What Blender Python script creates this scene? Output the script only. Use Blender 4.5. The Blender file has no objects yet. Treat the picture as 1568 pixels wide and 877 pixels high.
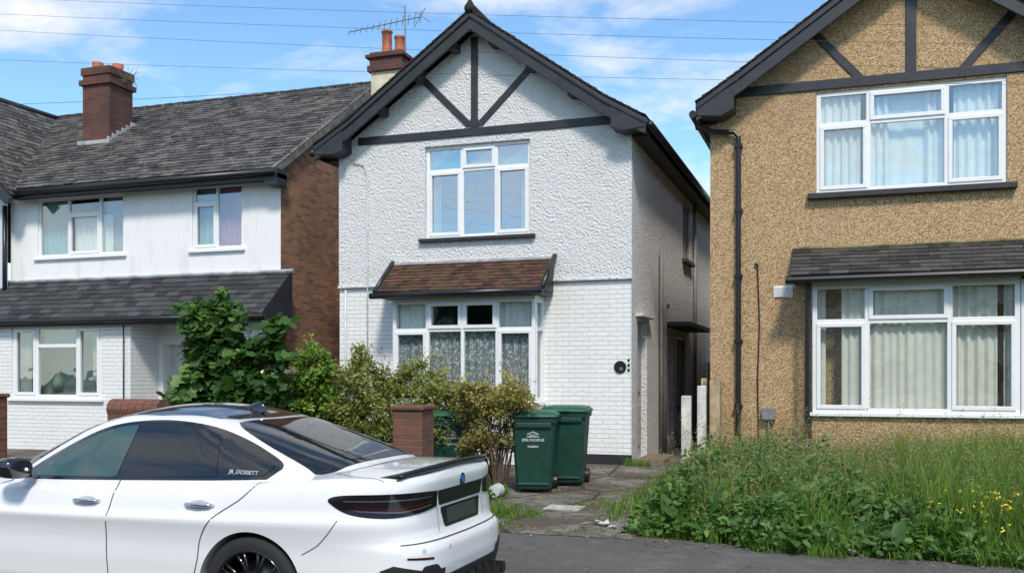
import bpy,bmesh,math,random
import numpy as np
from mathutils import Vector,Matrix
from mathutils.bvhtree import BVHTree
random.seed(3); rng=np.random.default_rng(3)
S=bpy.context.scene

# ------------------------------------------------------------------ helpers
def root(name,loc=(0,0,0),rz=0):
    o=bpy.data.objects.new(name,None); o.empty_display_size=.3
    o.location=loc; o.rotation_euler=(0,0,rz)
    S.collection.objects.link(o); return o
def reparent(o,parent):
    o.parent=parent; o.matrix_parent_inverse=Matrix.Translation(parent.location).inverted()

def auto_uv(me):
    uvl=me.uv_layers.new(name="UVMap")
    for p in me.polygons:
        n=p.normal
        if abs(n.z)>.98: h=Vector((1,0,0))
        else: h=Vector((-n.y,n.x,0)).normalized()
        v=n.cross(h)
        for li in p.loop_indices:
            c=me.vertices[me.loops[li].vertex_index].co
            uvl.data[li].uv=(c.dot(h),c.dot(v))

class MB:
    def __init__(s): s.v=[];s.f=[];s.m=[]
    def add(s,vs,fs,mi=0):
        b=len(s.v); s.v+= [tuple(x) for x in vs]
        for f in fs: s.f.append(tuple(b+i for i in f)); s.m.append(mi)
    def box(s,x0,x1,y0,y1,z0,z1,mi=0):
        s.add([(x0,y0,z0),(x1,y0,z0),(x1,y1,z0),(x0,y1,z0),(x0,y0,z1),(x1,y0,z1),(x1,y1,z1),(x0,y1,z1)],
              [(0,3,2,1),(4,5,6,7),(0,1,5,4),(1,2,6,5),(2,3,7,6),(3,0,4,7)],mi)
    def prism(s,pts,y0,y1,mi=0):
        n=len(pts)
        vs=[(x,y0,z) for x,z in pts]+[(x,y1,z) for x,z in pts]
        fs=[tuple(range(n)),tuple(range(2*n-1,n-1,-1))]
        for i in range(n):
            j=(i+1)%n; fs.append((j,i,n+i,n+j))
        s.add(vs,fs,mi)
    def bar(s,p0,p1,w,y0,y1,mi=0):
        d=Vector((p1[0]-p0[0],p1[1]-p0[1])).normalized(); n=Vector((-d.y,d.x))*w/2
        s.prism([(p0[0]-n.x,p0[1]-n.y),(p1[0]-n.x,p1[1]-n.y),(p1[0]+n.x,p1[1]+n.y),(p0[0]+n.x,p0[1]+n.y)],y0,y1,mi)
    def tube(s,pts,r,seg=8,mi=0,r2=None):
        pts=[Vector(p) for p in pts]; n=len(pts); b=len(s.v)
        for i,p in enumerate(pts):
            d=(pts[min(i+1,n-1)]-pts[max(i-1,0)]).normalized()
            a=Vector((0,0,1)) if abs(d.z)<.9 else Vector((1,0,0))
            u=d.cross(a).normalized(); w=d.cross(u)
            rr=r if r2 is None else r+(r2-r)*i/(n-1)
            for k in range(seg):
                t=2*math.pi*k/seg
                s.v.append(tuple(p+u*math.cos(t)*rr+w*math.sin(t)*rr))
        for i in range(n-1):
            for k in range(seg):
                k2=(k+1)%seg
                s.f.append((b+i*seg+k,b+i*seg+k2,b+(i+1)*seg+k2,b+(i+1)*seg+k)); s.m.append(mi)
        s.f.append(tuple(b+k for k in range(seg))[::-1]); s.m.append(mi)
        s.f.append(tuple(b+(n-1)*seg+k for k in range(seg))); s.m.append(mi)
    def lathe(s,prof,axis,center,seg=48,mi=0):
        b=len(s.v); n=len(prof)
        for k in range(seg):
            t=2*math.pi*k/seg
            for r,h in prof:
                if axis=='y': s.v.append((center[0]+r*math.cos(t),center[1]+h,center[2]+r*math.sin(t)))
                else: s.v.append((center[0]+r*math.cos(t),center[1]+r*math.sin(t),center[2]+h))
        for k in range(seg):
            k2=(k+1)%seg
            for i in range(n-1):
                s.f.append((b+k*n+i,b+k2*n+i,b+k2*n+i+1,b+k*n+i+1)); s.m.append(mi)
    def raw(s,name,mats,parent=None,bevel=0,smooth=False,fix=False,uv=True):
        me=bpy.data.meshes.new(name); me.from_pydata(s.v,[],s.f)
        if not isinstance(mats,(list,tuple)): mats=[mats]
        for m in mats: me.materials.append(m)
        for p,mi in zip(me.polygons,s.m): p.material_index=mi
        me.update()
        if fix:
            bm=bmesh.new(); bm.from_mesh(me); bmesh.ops.recalc_face_normals(bm,faces=bm.faces); bm.to_mesh(me); bm.free()
        if uv: auto_uv(me)
        if smooth:
            for p in me.polygons: p.use_smooth=True
        o=bpy.data.objects.new(name,me); S.collection.objects.link(o)
        if bevel:
            b=o.modifiers.new("b",'BEVEL'); b.width=bevel; b.segments=2; b.limit_method='ANGLE'
        return o
    def obj(s,name,mats,parent=None,**k):
        o=s.raw(name,mats,None,**k)
        if parent: reparent(o,parent)
        return o

# ------------------------------------------------------------------ materials
class N:
    def __init__(s,name):
        s.mat=bpy.data.materials.new(name); s.mat.use_nodes=True; s.nt=s.mat.node_tree
        s.b=s.nt.nodes["Principled BSDF"]; s.out=s.nt.nodes["Material Output"]
        s.tc=s.nt.nodes.new('ShaderNodeTexCoord')
    def new(s,t): return s.nt.nodes.new(t)
    def l(s,a,b): s.nt.links.new(a,b)
    def vec(s,kind='Object',scale=(1,1,1),rot=(0,0,0)):
        m=s.new('ShaderNodeMapping'); m.inputs['Scale'].default_value=scale; m.inputs['Rotation'].default_value=rot
        s.l(s.tc.outputs[kind],m.inputs['Vector']); return m.outputs[0]
    def noise(s,vec,scale,detail=4,rough=.55):
        n=s.new('ShaderNodeTexNoise'); n.inputs['Scale'].default_value=scale; n.inputs['Detail'].default_value=detail
        n.inputs['Roughness'].default_value=rough; s.l(vec,n.inputs['Vector']); return n.outputs['Fac']
    def voro(s,vec,scale,out='Distance',feature='F1'):
        n=s.new('ShaderNodeTexVoronoi'); n.feature=feature; n.inputs['Scale'].default_value=scale; s.l(vec,n.inputs['Vector']); return n.outputs[out]
    def ramp(s,fac,stops):
        r=s.new('ShaderNodeValToRGB'); e=r.color_ramp.elements
        while len(e)<len(stops): e.new(.5)
        for i,(p,c) in enumerate(stops):
            e[i].position=p
            if not isinstance(c,(tuple,list)): c=(c,c,c)
            e[i].color=(c[0],c[1],c[2],1)
        s.l(fac,r.inputs[0]); return r.outputs[0]
    def mix(s,fac,a,b,mode='MIX'):
        m=s.new('ShaderNodeMix'); m.data_type='RGBA'; m.blend_type=mode
        for k,x in ((0,fac),(6,a),(7,b)):
            if isinstance(x,(int,float)): m.inputs[k].default_value=x if k==0 else (x,x,x,1)
            elif isinstance(x,(tuple,list)): m.inputs[k].default_value=(x[0],x[1],x[2],1)
            else: s.l(x,m.inputs[k])
        return m.outputs[2]
    def math(s,op,a,b):
        m=s.new('ShaderNodeMath'); m.operation=op
        for k,x in ((0,a),(1,b)):
            if isinstance(x,(int,float)): m.inputs[k].default_value=x
            else: s.l(x,m.inputs[k])
        return m.outputs[0]
    def bump(s,h,dist=.01,strength=1,prev=None):
        b=s.new('ShaderNodeBump'); b.inputs['Distance'].default_value=dist; b.inputs['Strength'].default_value=strength
        s.l(h,b.inputs['Height'])
        if prev is not None: s.l(prev,b.inputs['Normal'])
        return b.outputs[0]
    def set(s,color=None,rough=.6,metal=0,normal=None,spec=None,coat=0):
        if color is not None:
            if isinstance(color,(tuple,list)): s.b.inputs['Base Color'].default_value=(color[0],color[1],color[2],1)
            else: s.l(color,s.b.inputs['Base Color'])
        if isinstance(rough,(int,float)): s.b.inputs['Roughness'].default_value=rough
        else: s.l(rough,s.b.inputs['Roughness'])
        s.b.inputs['Metallic'].default_value=metal
        if normal is not None: s.l(normal,s.b.inputs['Normal'])
        if spec is not None: s.b.inputs['Specular IOR Level'].default_value=spec
        if coat: s.b.inputs['Coat Weight'].default_value=coat; s.b.inputs['Coat Roughness'].default_value=.02
        return s.mat

def simple(name,c,rough=.5,metal=0,var=.15,coat=0,bscale=60,bd=.0008,spec=None):
    n=N(name); v=n.vec()
    f=n.noise(v,6,5)
    col=n.ramp(f,[(.3,tuple(x*(1-var) for x in c)),(.7,tuple(min(1,x*(1+var)) for x in c))])
    nm=n.bump(n.noise(v,bscale,3),bd,.6) if bd else None
    return n.set(col,rough,metal,nm,spec,coat)

def m_roughcast(name,base,dirt,cav=.35,cavc=.68):
    n=N(name); v=n.vec()
    a=n.noise(v,24,6,.68); b=n.voro(v,33); big=n.noise(v,6,3)
    h=n.math('ADD',n.math('MULTIPLY',a,1.7),n.math('MULTIPLY',b,-.5))
    grime=n.noise(n.vec(scale=(1.6,1.6,.35)),1.3,6,.6)
    col=n.mix(n.ramp(grime,[(.52,0.0),(.85,.45)]),base,dirt)
    col=n.mix(n.ramp(h,[(.32,cav),(.60,0)]),col,tuple(x*cavc for x in base))  # low spots of the relief darkened: hollow shade mixed into the colour
    h2=n.math('ADD',h,n.math('MULTIPLY',big,.8))
    return n.set(col,.9,0,n.bump(h2,.030,1.0),.2)

def m_brick(name,c1,c2,mortar,bump=.006,painted=False,grime=(.1,.08,.06),soot=0.3):
    n=N(name); uv=n.vec('UV')
    t=n.new('ShaderNodeTexBrick'); n.l(uv,t.inputs['Vector'])
    t.inputs['Scale'].default_value=1; t.inputs['Brick Width'].default_value=.225; t.inputs['Row Height'].default_value=.075
    t.inputs['Mortar Size'].default_value=.006 if not painted else .0055; t.inputs['Mortar Smooth'].default_value=.5
    t.inputs['Color1'].default_value=(*c1,1); t.inputs['Color2'].default_value=(*c2,1); t.inputs['Mortar'].default_value=(*mortar,1)
    v=n.vec(); f=n.noise(v,9,5); g=n.noise(n.vec(scale=(1,1,.4)),1.4,6)
    col=n.mix(n.ramp(f,[(.3,0),(.75,soot)]),t.outputs['Color'],grime)
    col=n.mix(n.ramp(g,[(.45,0),(.8,soot*1.2)]),col,grime)
    h=n.math('ADD',n.math('MULTIPLY',t.outputs['Fac'],-1.0),n.math('MULTIPLY',n.noise(v,60 if not painted else 20,4),.35 if not painted else 1.3))
    if painted:
        sep=n.new('ShaderNodeSeparateXYZ'); n.l(uv,sep.inputs[0])
        fr=n.math('ABSOLUTE',n.math('SUBTRACT',n.math('FRACT',n.math('DIVIDE',sep.outputs[1],.075),0),.5),0)
        h=n.math('ADD',n.math('MULTIPLY',h,.8),n.math('MULTIPLY',n.ramp(fr,[(.40,1),(.5,0)]),.25))
    return n.set(col,.85,0,n.bump(h,bump,1),.25)

def m_tile(name,cols,lichen=(.42,.42,.36),lf=.55,moss=(.06,.07,.02),mf=.0,mt=.6):
    n=N(name); at=n.new('ShaderNodeAttribute'); at.attribute_name='rnd'
    v=n.vec()
    base=n.ramp(at.outputs['Fac'],[(0,cols[0]),(.5,cols[1]),(1,cols[2])])
    l=n.noise(v,13,6,.7)
    col=n.mix(n.ramp(l,[(lf,0),(lf+.08,.85)]),base,lichen)
    m=n.noise(v,5,6,.6)
    col=n.mix(n.ramp(m,[(mt-.08,0),(mt+.06,mf)]),col,moss)
    return n.set(col,.85,0,n.bump(n.noise(v,45,4),.004,.8),.25)

def m_glass(name,refl=.28,tint=(.75,.85,.82),rough=.01):
    n=N(name)
    g=n.new('ShaderNodeBsdfGlossy'); g.inputs['Roughness'].default_value=rough; g.inputs['Color'].default_value=(.95,.97,1,1)
    tr=n.new('ShaderNodeBsdfTransparent'); tr.inputs['Color'].default_value=(*tint,1)
    fr=n.new('ShaderNodeFresnel'); fr.inputs['IOR'].default_value=1.5
    geo=n.new('ShaderNodeNewGeometry')
    nm=n.bump(n.noise(n.vec(),1.6,2),.02,.25); n.l(nm,g.inputs['Normal'])
    f=n.math('ADD',fr.outputs[0],refl)
    f=n.math('MULTIPLY',f,n.math('SUBTRACT',1.0,geo.outputs['Backfacing']))
    f=n.math('MINIMUM',n.math('ADD',f,n.math('MULTIPLY',geo.outputs['Backfacing'],refl+.05)),1.0)
    mx=n.new('ShaderNodeMixShader'); n.l(f,mx.inputs[0]); n.l(tr.outputs[0],mx.inputs[1]); n.l(g.outputs[0],mx.inputs[2])
    n.l(mx.outputs[0],n.out.inputs['Surface']); return n.mat

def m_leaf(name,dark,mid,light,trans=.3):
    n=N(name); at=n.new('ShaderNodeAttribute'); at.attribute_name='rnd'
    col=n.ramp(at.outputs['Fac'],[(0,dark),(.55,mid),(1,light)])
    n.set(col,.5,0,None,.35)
    t=n.new('ShaderNodeBsdfTranslucent'); n.l(n.mix(.5,col,(light[0]*1.3,light[1]*1.3,light[2]),'MIX'),t.inputs['Color'])
    mx=n.new('ShaderNodeMixShader'); mx.inputs[0].default_value=trans
    n.l(n.b.outputs[0],mx.inputs[1]); n.l(t.outputs[0],mx.inputs[2]); n.l(mx.outputs[0],n.out.inputs['Surface']); return n.mat

WHITE_RC=m_roughcast('white_roughcast',(.86,.85,.82),(.68,.67,.63),.3,.72)
SIDE_RC=m_roughcast('shade_painted_side_roughcast',(.80,.79,.77),(.58,.56,.53),.6,.45)  # greyer than the front, with stronger relief shade painted into the hollows
n=N('white_smooth_render'); v=n.vec()
g1=n.noise(n.vec(scale=(2,2,.5)),1.5,7,.65)
c=n.mix(n.ramp(g1,[(.50,0),(.78,.55)]),(.84,.83,.81),(.52,.51,.47))
WHITE_SM=n.set(c,.8,0,n.bump(n.noise(v,14,6,.7),.008,.6),.2)
WHITE_BR=m_brick('white_painted_brick',(.86,.85,.82),(.82,.81,.79),(.78,.77,.75),.008,True,(.6,.6,.56),.2)
BRICK=m_brick('brown_brick',(.46,.22,.12),(.22,.11,.07),(.36,.29,.22),.006,False,(.13,.095,.065),.4)
BRICKR=m_brick('red_brick',(.27,.09,.055),(.17,.06,.04),(.25,.21,.18),.006,False,(.09,.07,.05),.5)
BRICKC=m_brick('chimney_brick',(.20,.07,.05),(.11,.05,.04),(.17,.15,.13),.006,False,(.05,.04,.035),.5)
n=N('tan_pebbledash'); v=n.vec()
cell=n.voro(v,66,'Color'); dist=n.voro(v,66); big=n.noise(n.vec(scale=(1,1,.5)),1.2,6)
sep=n.new('ShaderNodeSeparateColor'); n.l(cell,sep.inputs[0])
c=n.ramp(sep.outputs[0],[(0,(.24,.13,.06)),(.2,(.48,.29,.13)),(.6,(.68,.46,.24)),(1,(.82,.66,.43))])
c=n.mix(n.ramp(dist,[(.38,0),(.75,.7)]),c,(.27,.17,.09))
c=n.mix(n.ramp(big,[(.5,0),(.85,.45)]),c,(.36,.26,.16))
TAN=n.set(c,.85,0,n.bump(n.math('MULTIPLY',dist,-1),.013,1),.25)

BLACK=simple('black_painted_timber',(.025,.025,.03),.5,var=.3,bd=.0015,bscale=25)
BLACKG=simple('black_plastic_gutter',(.012,.012,.014),.35,bd=.0003)
WIRE=simple('cable_sheath',(.06,.06,.065),.6,bd=0)
UPVC=simple('white_upvc',(.82,.82,.81),.3,var=.03,bd=.0002)
ROOM=simple('dark_room',(.06,.065,.07),.9,var=.4,bd=0)
SILLD=simple('dark_sill',(.03,.03,.032),.6,var=.3)
GLASS=m_glass('window_glass',.08,(.90,.95,.93))
GLASSR=m_glass('window_glass_reflective',.40,(.7,.85,.82))
GLASSM=m_glass('window_glass_mid',.20,(.85,.93,.91))
TILE_L=m_tile('grey_slate_tiles',[(.040,.037,.036),(.080,.073,.070),(.14,.13,.12)],(.34,.33,.28),.575)
TILE_D=m_tile('dark_clay_tiles',[(.03,.025,.022),(.055,.045,.04),(.085,.07,.06)],(.22,.20,.15),.64)
TILE_M=m_tile('mossy_brown_tiles',[(.045,.025,.019),(.075,.038,.028),(.12,.056,.040)],(.04,.033,.027),.57,(.10,.07,.028),.8,.58)
TILE_T=m_tile('weathered_grey_tiles',[(.030,.030,.031),(.052,.050,.049),(.085,.08,.075)],(.2,.2,.15),.62,(.09,.07,.03),.7,.62)
LEAD=simple('lead_flashing',(.38,.39,.40),.6,var=.35)
CREAM=simple('cream_render',(.62,.55,.40),.85,var=.2,bd=.01,bscale=20)
TERRA=simple('terracotta_pot',(.42,.13,.06),.7,var=.2)
CONC=simple('weathered_concrete',(.42,.41,.37),.9,var=.35,bd=.006,bscale=40)
POSTM=simple('flaking_white_painted_post',(.62,.60,.54),.85,var=.28,bd=.008,bscale=18)
WOOD=simple('weathered_wood',(.42,.33,.20),.8,var=.4,bd=.004,bscale=30)
METAL=simple('grey_metal',(.25,.25,.25),.4,.9)
GREENDOOR=simple('dark_green_paint',(.015,.05,.045),.5)

# ------------------------------------------------------------------ ground
n=N('asphalt'); v=n.vec()
f=n.noise(v,180,3); g=n.noise(v,1.1,6)
c=n.ramp(f,[(.3,(.045,.045,.046)),(.62,(.10,.10,.10)),(.75,(.2,.2,.19))])
c=n.mix(n.ramp(g,[(.4,0),(.7,.6)]),c,(.075,.07,.065))
ASPH=n.set(c,.9,0,n.bump(f,.006,1),.3)
n=N('pavement_asphalt'); v=n.vec()
f=n.noise(v,95,3,.7); g=n.noise(v,.9,6); k=n.noise(v,5,6,.7); cr=n.voro(n.vec(scale=(.8,1.2,1)),.9,'Distance','DISTANCE_TO_EDGE')
c=n.ramp(f,[(.3,(.060,.058,.054)),(.58,(.13,.125,.118)),(.72,(.34,.33,.30))])
c=n.mix(n.ramp(g,[(.4,0),(.62,.55)]),c,(.085,.078,.068)); c=n.mix(n.ramp(k,[(.48,0),(.68,.6)]),c,(.19,.17,.14))
c=n.mix(n.ramp(n.math('ADD',cr,n.math('MULTIPLY',k,.03)),[(.014,.5),(.024,0)]),c,(.04,.038,.03))
PAVE=n.set(c,.9,0,n.bump(f,.008,1),.3)
n=N('stained_driveway_concrete'); v=n.vec()
f=n.noise(v,60,5,.75); g=n.noise(v,1.6,7,.65); k=n.noise(v,7,6,.7); cr=n.voro(n.vec(scale=(.8,.5,1)),.9,'Distance','DISTANCE_TO_EDGE')
c=n.ramp(f,[(.32,(.12,.11,.095)),(.68,(.33,.30,.26))])
c=n.mix(n.ramp(g,[(.42,0),(.55,.8)]),c,(.085,.062,.045)); c=n.mix(n.ramp(k,[(.52,0),(.62,.8)]),c,(.055,.06,.025))
c=n.mix(n.ramp(n.math('ADD',cr,n.math('MULTIPLY',k,.05)),[(.03,.9),(.045,0)]),c,(.03,.04,.015))
DRIVE=n.set(c,.9,0,n.bump(n.math('ADD',f,n.math('MULTIPLY',g,2)),.010,1),.3)
n=N('garden_soil_and_grass'); v=n.vec()
f=n.noise(v,30,6); g=n.noise(v,.7,5)
c=n.ramp(f,[(.3,(.03,.035,.012)),(.6,(.06,.075,.02)),(.8,(.11,.09,.05))])
c=n.mix(n.ramp(g,[(.4,0),(.6,.5)]),c,(.05,.09,.02))
SOIL=n.set(c,1,0,n.bump(f,.03,1),.1)
KERB=simple('kerb_concrete',(.28,.27,.25),.9,var=.3,bd=.004)

def gz(Y):
    return float(np.interp(Y,[-200,-3.4,-3.2,7.25,7.3,9.4,15.3,40,400],[.05,.05,-.03,-.03,.10,.115,.24,.26,.26]))
m=MB()
ys=[-400,-60,-3.4,-3.2,0,7.2,7.3,8.4,9.4,11,13,15.3,20,25,40,100,400]
xs=[-400,-60,-30,-15,-8,-4,0,4,10,30,60,400]
vs=[(x,y,gz(y)) for y in ys for x in xs]; nx=len(xs)
fs=[(j*nx+i,j*nx+i+1,(j+1)*nx+i+1,(j+1)*nx+i) for j in range(len(ys)-1) for i in range(nx-1)]
m.add(vs,fs); m.obj('ground',SOIL)
m=MB(); m.add([(-120,-.02,0),(120,-.02,0),(120,7.14,0),(-120,7.14,0)],[(0,1,2,3)]); m.obj('road',ASPH)
m=MB()
for i in range(-60,60):
    m.box(i*.915,i*.915+.91,7.14,7.27,-.05,.12 if not(-8<i<-1) else .04)
m.obj('kerb',KERB,bevel=.012)
m=MB()
m.v=[(-60,7.27,.118),(-9,7.27,.118),(-3,7.27,.118),(60,7.27,.118),(60,8.75,.128),(1.5,8.8,.128),(-3.4,9.5,.13),(-9,9.75,.132),(-60,9.75,.132)]
m.f=[tuple(range(9))]; m.m=[0]
m.obj('pavement',PAVE)
def grid_sheet(m,x0,x1,ylist,dz):
    for a,b in zip(ylist[:-1],ylist[1:]):
        m.add([(x0,a,gz(a)+dz),(x1,a,gz(a)+dz),(x1,b,gz(b)+dz),(x0,b,gz(b)+dz)],[(0,1,2,3)])
m=MB()
grid_sheet(m,-5.3,-1.95,[9.1,9.4,11,13,15.25],.022)
grid_sheet(m,-3.2,-2.0,[15.25,20,25,30],.022)
m.obj('driveway',DRIVE)
m=MB(); grid_sheet(m,-22,-9.3,[9.8,11,13,15.3],.012); m.obj('front_yard_paving',DRIVE)
m=MB(); z=gz(10.9)+.028
m.box(-3.28,-2.86,10.6,10.95,z-.02,z); m.box(-3.24,-2.90,10.64,10.91,z+.001,z+.006); m.obj('drain_cover',CONC,bevel=.003)

# ------------------------------------------------------------------ building blocks
def wall(parent,name,a0,a1,z0,z1,openings,mapf,mat,reveal=.11,revmat=None,flip=False):
    As=sorted(set([a0,a1]+[o[0] for o in openings]+[o[1] for o in openings]))
    Zs=sorted(set([z0,z1]+[o[2] for o in openings]+[o[3] for o in openings]))
    m=MB()
    def q(p,mi=0):
        p=[mapf(*x) for x in p]
        m.add(p,[(0,1,2,3)],mi)
    for i in range(len(As)-1):
        for j in range(len(Zs)-1):
            ca=(As[i]+As[i+1])/2; cz=(Zs[j]+Zs[j+1])/2
            if any(o[0]<ca<o[1] and o[2]<cz<o[3] for o in openings): continue
            q([(As[i],Zs[j],0),(As[i+1],Zs[j],0),(As[i+1],Zs[j+1],0),(As[i],Zs[j+1],0)])
    for o in openings:
        x0,x1,y0,y1=o[:4]; r=reveal
        q([(x0,y0,0),(x0,y0,r),(x1,y0,r),(x1,y0,0)][::-1],1)
        q([(x0,y1,0),(x1,y1,0),(x1,y1,r),(x0,y1,r)][::-1],1)
        q([(x0,y0,0),(x0,y1,0),(x0,y1,r),(x0,y0,r)][::-1],1)
        q([(x1,y0,0),(x1,y0,r),(x1,y1,r),(x1,y1,0)][::-1],1)
    return m.obj(name,[mat,revmat or mat],parent)
def front(Y): return lambda a,z,d:(a,Y+d,z)
def sideR(X): return lambda a,z,d:(X-d,a,z)

def curtain(m,x0,x1,z0,z1,Y,amp=.018,per=.09,mi=0,ph=0):
    nseg=max(6,int((x1-x0)/.012)); vs=[];fs=[]
    for i in range(nseg+1):
        x=x0+(x1-x0)*i/nseg
        y=Y+amp*math.sin(2*math.pi*x/per+ph+.8*math.sin(x*9))+amp*.4*math.sin(x*41)
        vs+= [(x,y,z0),(x,y,z1)]
    for i in range(nseg): fs.append((2*i,2*i+2,2*i+3,2*i+1))
    m.add(vs,fs,mi)

def window(parent,x0,x1,z0,z1,Y,cols,tr,openers=(),curtains=(),glass=None,fw=.055,room=1.4,name='window',e=.25,rs=True,cd=.12):
    f=MB(); g=MB()
    d0,d1=Y,Y+.065
    f.box(x0,x1,d0,d1,z0,z0+fw); f.box(x0,x1,d0,d1,z1-fw,z1)
    f.box(x0,x0+fw,d0+.001,d1,z0+fw,z1-fw); f.box(x1-fw,x1,d0+.001,d1,z0+fw,z1-fw)
    for c in cols: f.box(c-fw/2,c+fw/2,d0+.001,d1,z0+fw,z1-fw)
    ed=[x0+fw]+sum([[c-fw/2,c+fw/2] for c in cols],[])+[x1-fw]
    for i in range(len(cols)+1):
        a,b=ed[2*i],ed[2*i+1]
        t=tr[i]
        rows=[(z0+fw,z1-fw)] if t is None else [(z0+fw,t-fw/2),(t+fw/2,z1-fw)]
        if t is not None: f.box(a,b,d0+.002,d1,t-fw/2,t+fw/2)
        for r,(za,zb) in enumerate(rows):
            aa,bb,zaa,zbb=a,b,za,zb
            if (i,r) in openers:
                w=.045; ee=.018
                f.box(a-.012,b+.012,d0-ee,d0+.03,za-.012,za+w); f.box(a-.012,b+.012,d0-ee,d0+.03,zb-w,zb+.012)
                f.box(a-.012,a+w,d0-ee+.001,d0+.03,za+w,zb-w); f.box(b-w,b+.012,d0-ee+.001,d0+.03,za+w,zb-w)
                aa,bb,zaa,zbb=a+w,b-w,za+w,zb-w
            t1,t2=random.uniform(-.004,.004),random.uniform(-.004,.004)
            yg=Y+.03
            g.add([(aa,yg+t1,zaa),(bb,yg+t2,zaa),(bb,yg+t2+t1,zbb),(aa,yg,zbb)],[(0,1,2,3)])
    f.obj(name+'_frame',UPVC,parent,bevel=.006)
    g.obj(name+'_glass',glass or GLASS,parent)
    r=MB(); y1=Y+room; zl=z0-(.25 if e else 0)
    r.add([(x0-e,y1,zl),(x1+e,y1,zl),(x1+e,y1,z1+.05),(x0-e,y1,z1+.05)],[(0,1,2,3)])
    if rs:
        r.add([(x0-e,Y+.07,zl),(x0-e,y1,zl),(x0-e,y1,z1+.05),(x0-e,Y+.07,z1+.05)],[(0,1,2,3)])
        r.add([(x1+e,Y+.07,zl),(x1+e,y1,zl),(x1+e,y1,z1+.05),(x1+e,Y+.07,z1+.05)],[(3,2,1,0)])
    r.add([(x0-e,Y+.07,zl),(x1+e,Y+.07,zl),(x1+e,y1,zl),(x0-e,y1,zl)],[(0,1,2,3)])
    r.add([(x0-e,Y+.07,z1+.05),(x1+e,Y+.07,z1+.05),(x1+e,y1,z1+.05),(x0-e,y1,z1+.05)],[(3,2,1,0)])
    r.obj(name+'_room',ROOM,parent)
    for i,(xa,xb,za,zb,mt,amp,per) in enumerate(curtains):
        c=MB(); curtain(c,xa,xb,za,zb,Y+cd+.02*i,amp,per,0,i); c.obj(name+'_curtain',mt,parent,smooth=True)

def tiles(parent,name,O,U,V,W,H,mat,tw=.2,ga=.12,keep=None,th=.014,jit=.004):
    O,U,V=Vector(O),Vector(U).normalized(),Vector(V).normalized(); Nn=U.cross(V).normalized()
    if Nn.z<0: Nn=-Nn
    vs=[];fs=[];cv=[]
    rows=int(math.ceil(H/ga)); cols=int(math.ceil(W/tw))+1
    for r in range(rows):
        for c in range(cols):
            u0=c*tw-(tw/2 if r%2 else 0); u1=u0+tw-.004
            u0=max(u0,0);u1=min(u1,W)
            if u1-u0<.03: continue
            v0=r*ga; v1=min(v0+ga*1.5,H)
            if keep and not keep((u0+u1)/2,v0+ga/2): continue
            j=random.uniform(-jit,jit); j2=random.uniform(0,jit*1.2); j3=random.uniform(0,jit*1.2)
            if random.random()<.04: j2+=jit*1.5; j-=jit*2
            b=len(vs)
            for (uu,jj) in ((u0,j2),(u1,j3)):
                for vv,hh in ((v0+j,th*1.1+jj),(v1,.002)):
                    base=O+U*uu+V*vv
                    vs.append(base+Nn*(hh+th)); vs.append(base+Nn*hh)
            fs+= [(b,b+4,b+6,b+2),(b+1,b+5,b+4,b),(b+1,b,b+2,b+3),(b+5,b+7,b+6,b+4)]
            rn=random.random(); cv+= [rn]*8
    me=bpy.data.meshes.new(name); me.from_pydata([tuple(x) for x in vs],[],fs); me.materials.append(mat)
    a=me.attributes.new('rnd','FLOAT','POINT'); a.data.foreach_set('value',cv); me.update()
    o=bpy.data.objects.new(name,me); S.collection.objects.link(o); reparent(o,parent)
    u=MB(); q=[O,O+U*W,O+U*W+V*H,O+V*H]
    if keep is None: u.add(q,[(0,1,2,3)]); u.obj(name+'_underlay',BLACK,parent)
    return o

# ------------------------------------------------------------------ centre house
C=root('white_detached_house',(-5.87,15.28,.24))
CX0,CX1,CY=-8.51,-3.225,15.28
W1=(-6.84,-4.94,4.04,5.62)
wall(C,'upper_front_wall',CX0,CX1,3.26,5.64,[W1],front(CY-.03),WHITE_RC,.10)
m=MB(); m.prism([(CX0,5.64),(CX1,5.64),(CX1,5.66),(-5.87,7.52),(CX0,5.66)],CY-.03,CY+.2); m.obj('gable_wall',WHITE_RC,C)
wall(C,'lower_front_wall',CX0,CX1,.42,3.26,[(-7.25,-4.72,1.2,2.98)],front(CY),WHITE_BR,.05)
m=MB(); m.box(CX0,CX1-.002,CY-.012,CY+.1,.1,.42); m.obj('plinth',BLACK,C)
m=MB(); m.box(CX0-.01,CX1+.012,CY-.062,CY-.0305,3.235,3.275); m.obj('drip_mould',WHITE_RC,C,bevel=.008)
SO=[(15.7,16.5,.3,2.6),(20.4,21.4,4.15,5.35),(18.3,19.2,.3,2.35),(19.6,20.9,1.1,2.5)]
wall(C,'side_wall',CY-.03,25.5,.1,5.62,SO,sideR(CX1),SIDE_RC,.12)
m=MB(); m.add([(CX0,CY,.1),(CX0,25.5,.1),(CX0,25.5,5.62),(CX0,CY,5.62)],[(3,2,1,0)]); m.add([(CX0,25.5,.1),(CX1,25.5,.1),(CX1,25.5,5.62),(-5.87,25.5,7.5),(CX0,25.5,5.62)],[(4,3,2,1,0)]); m.obj('rear_walls',WHITE_RC,C)
m=MB(); m.box(CX1-.14,CX1-.10,15.7,16.5,.3,2.6); m.box(CX1-.10,CX1-.08,15.8,16.4,.5,1.2); m.box(CX1-.10,CX1-.08,15.8,16.4,1.4,2.4); m.obj('side_door',simple('grey_white_door',(.45,.45,.46),.5),C,bevel=.01)
m=MB(); m.box(CX1+.0,CX1+.45,15.6,16.6,.2,.34); m.obj('door_step',simple('brown_step',(.22,.16,.12),.9,var=.3),C,bevel=.015)
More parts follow.
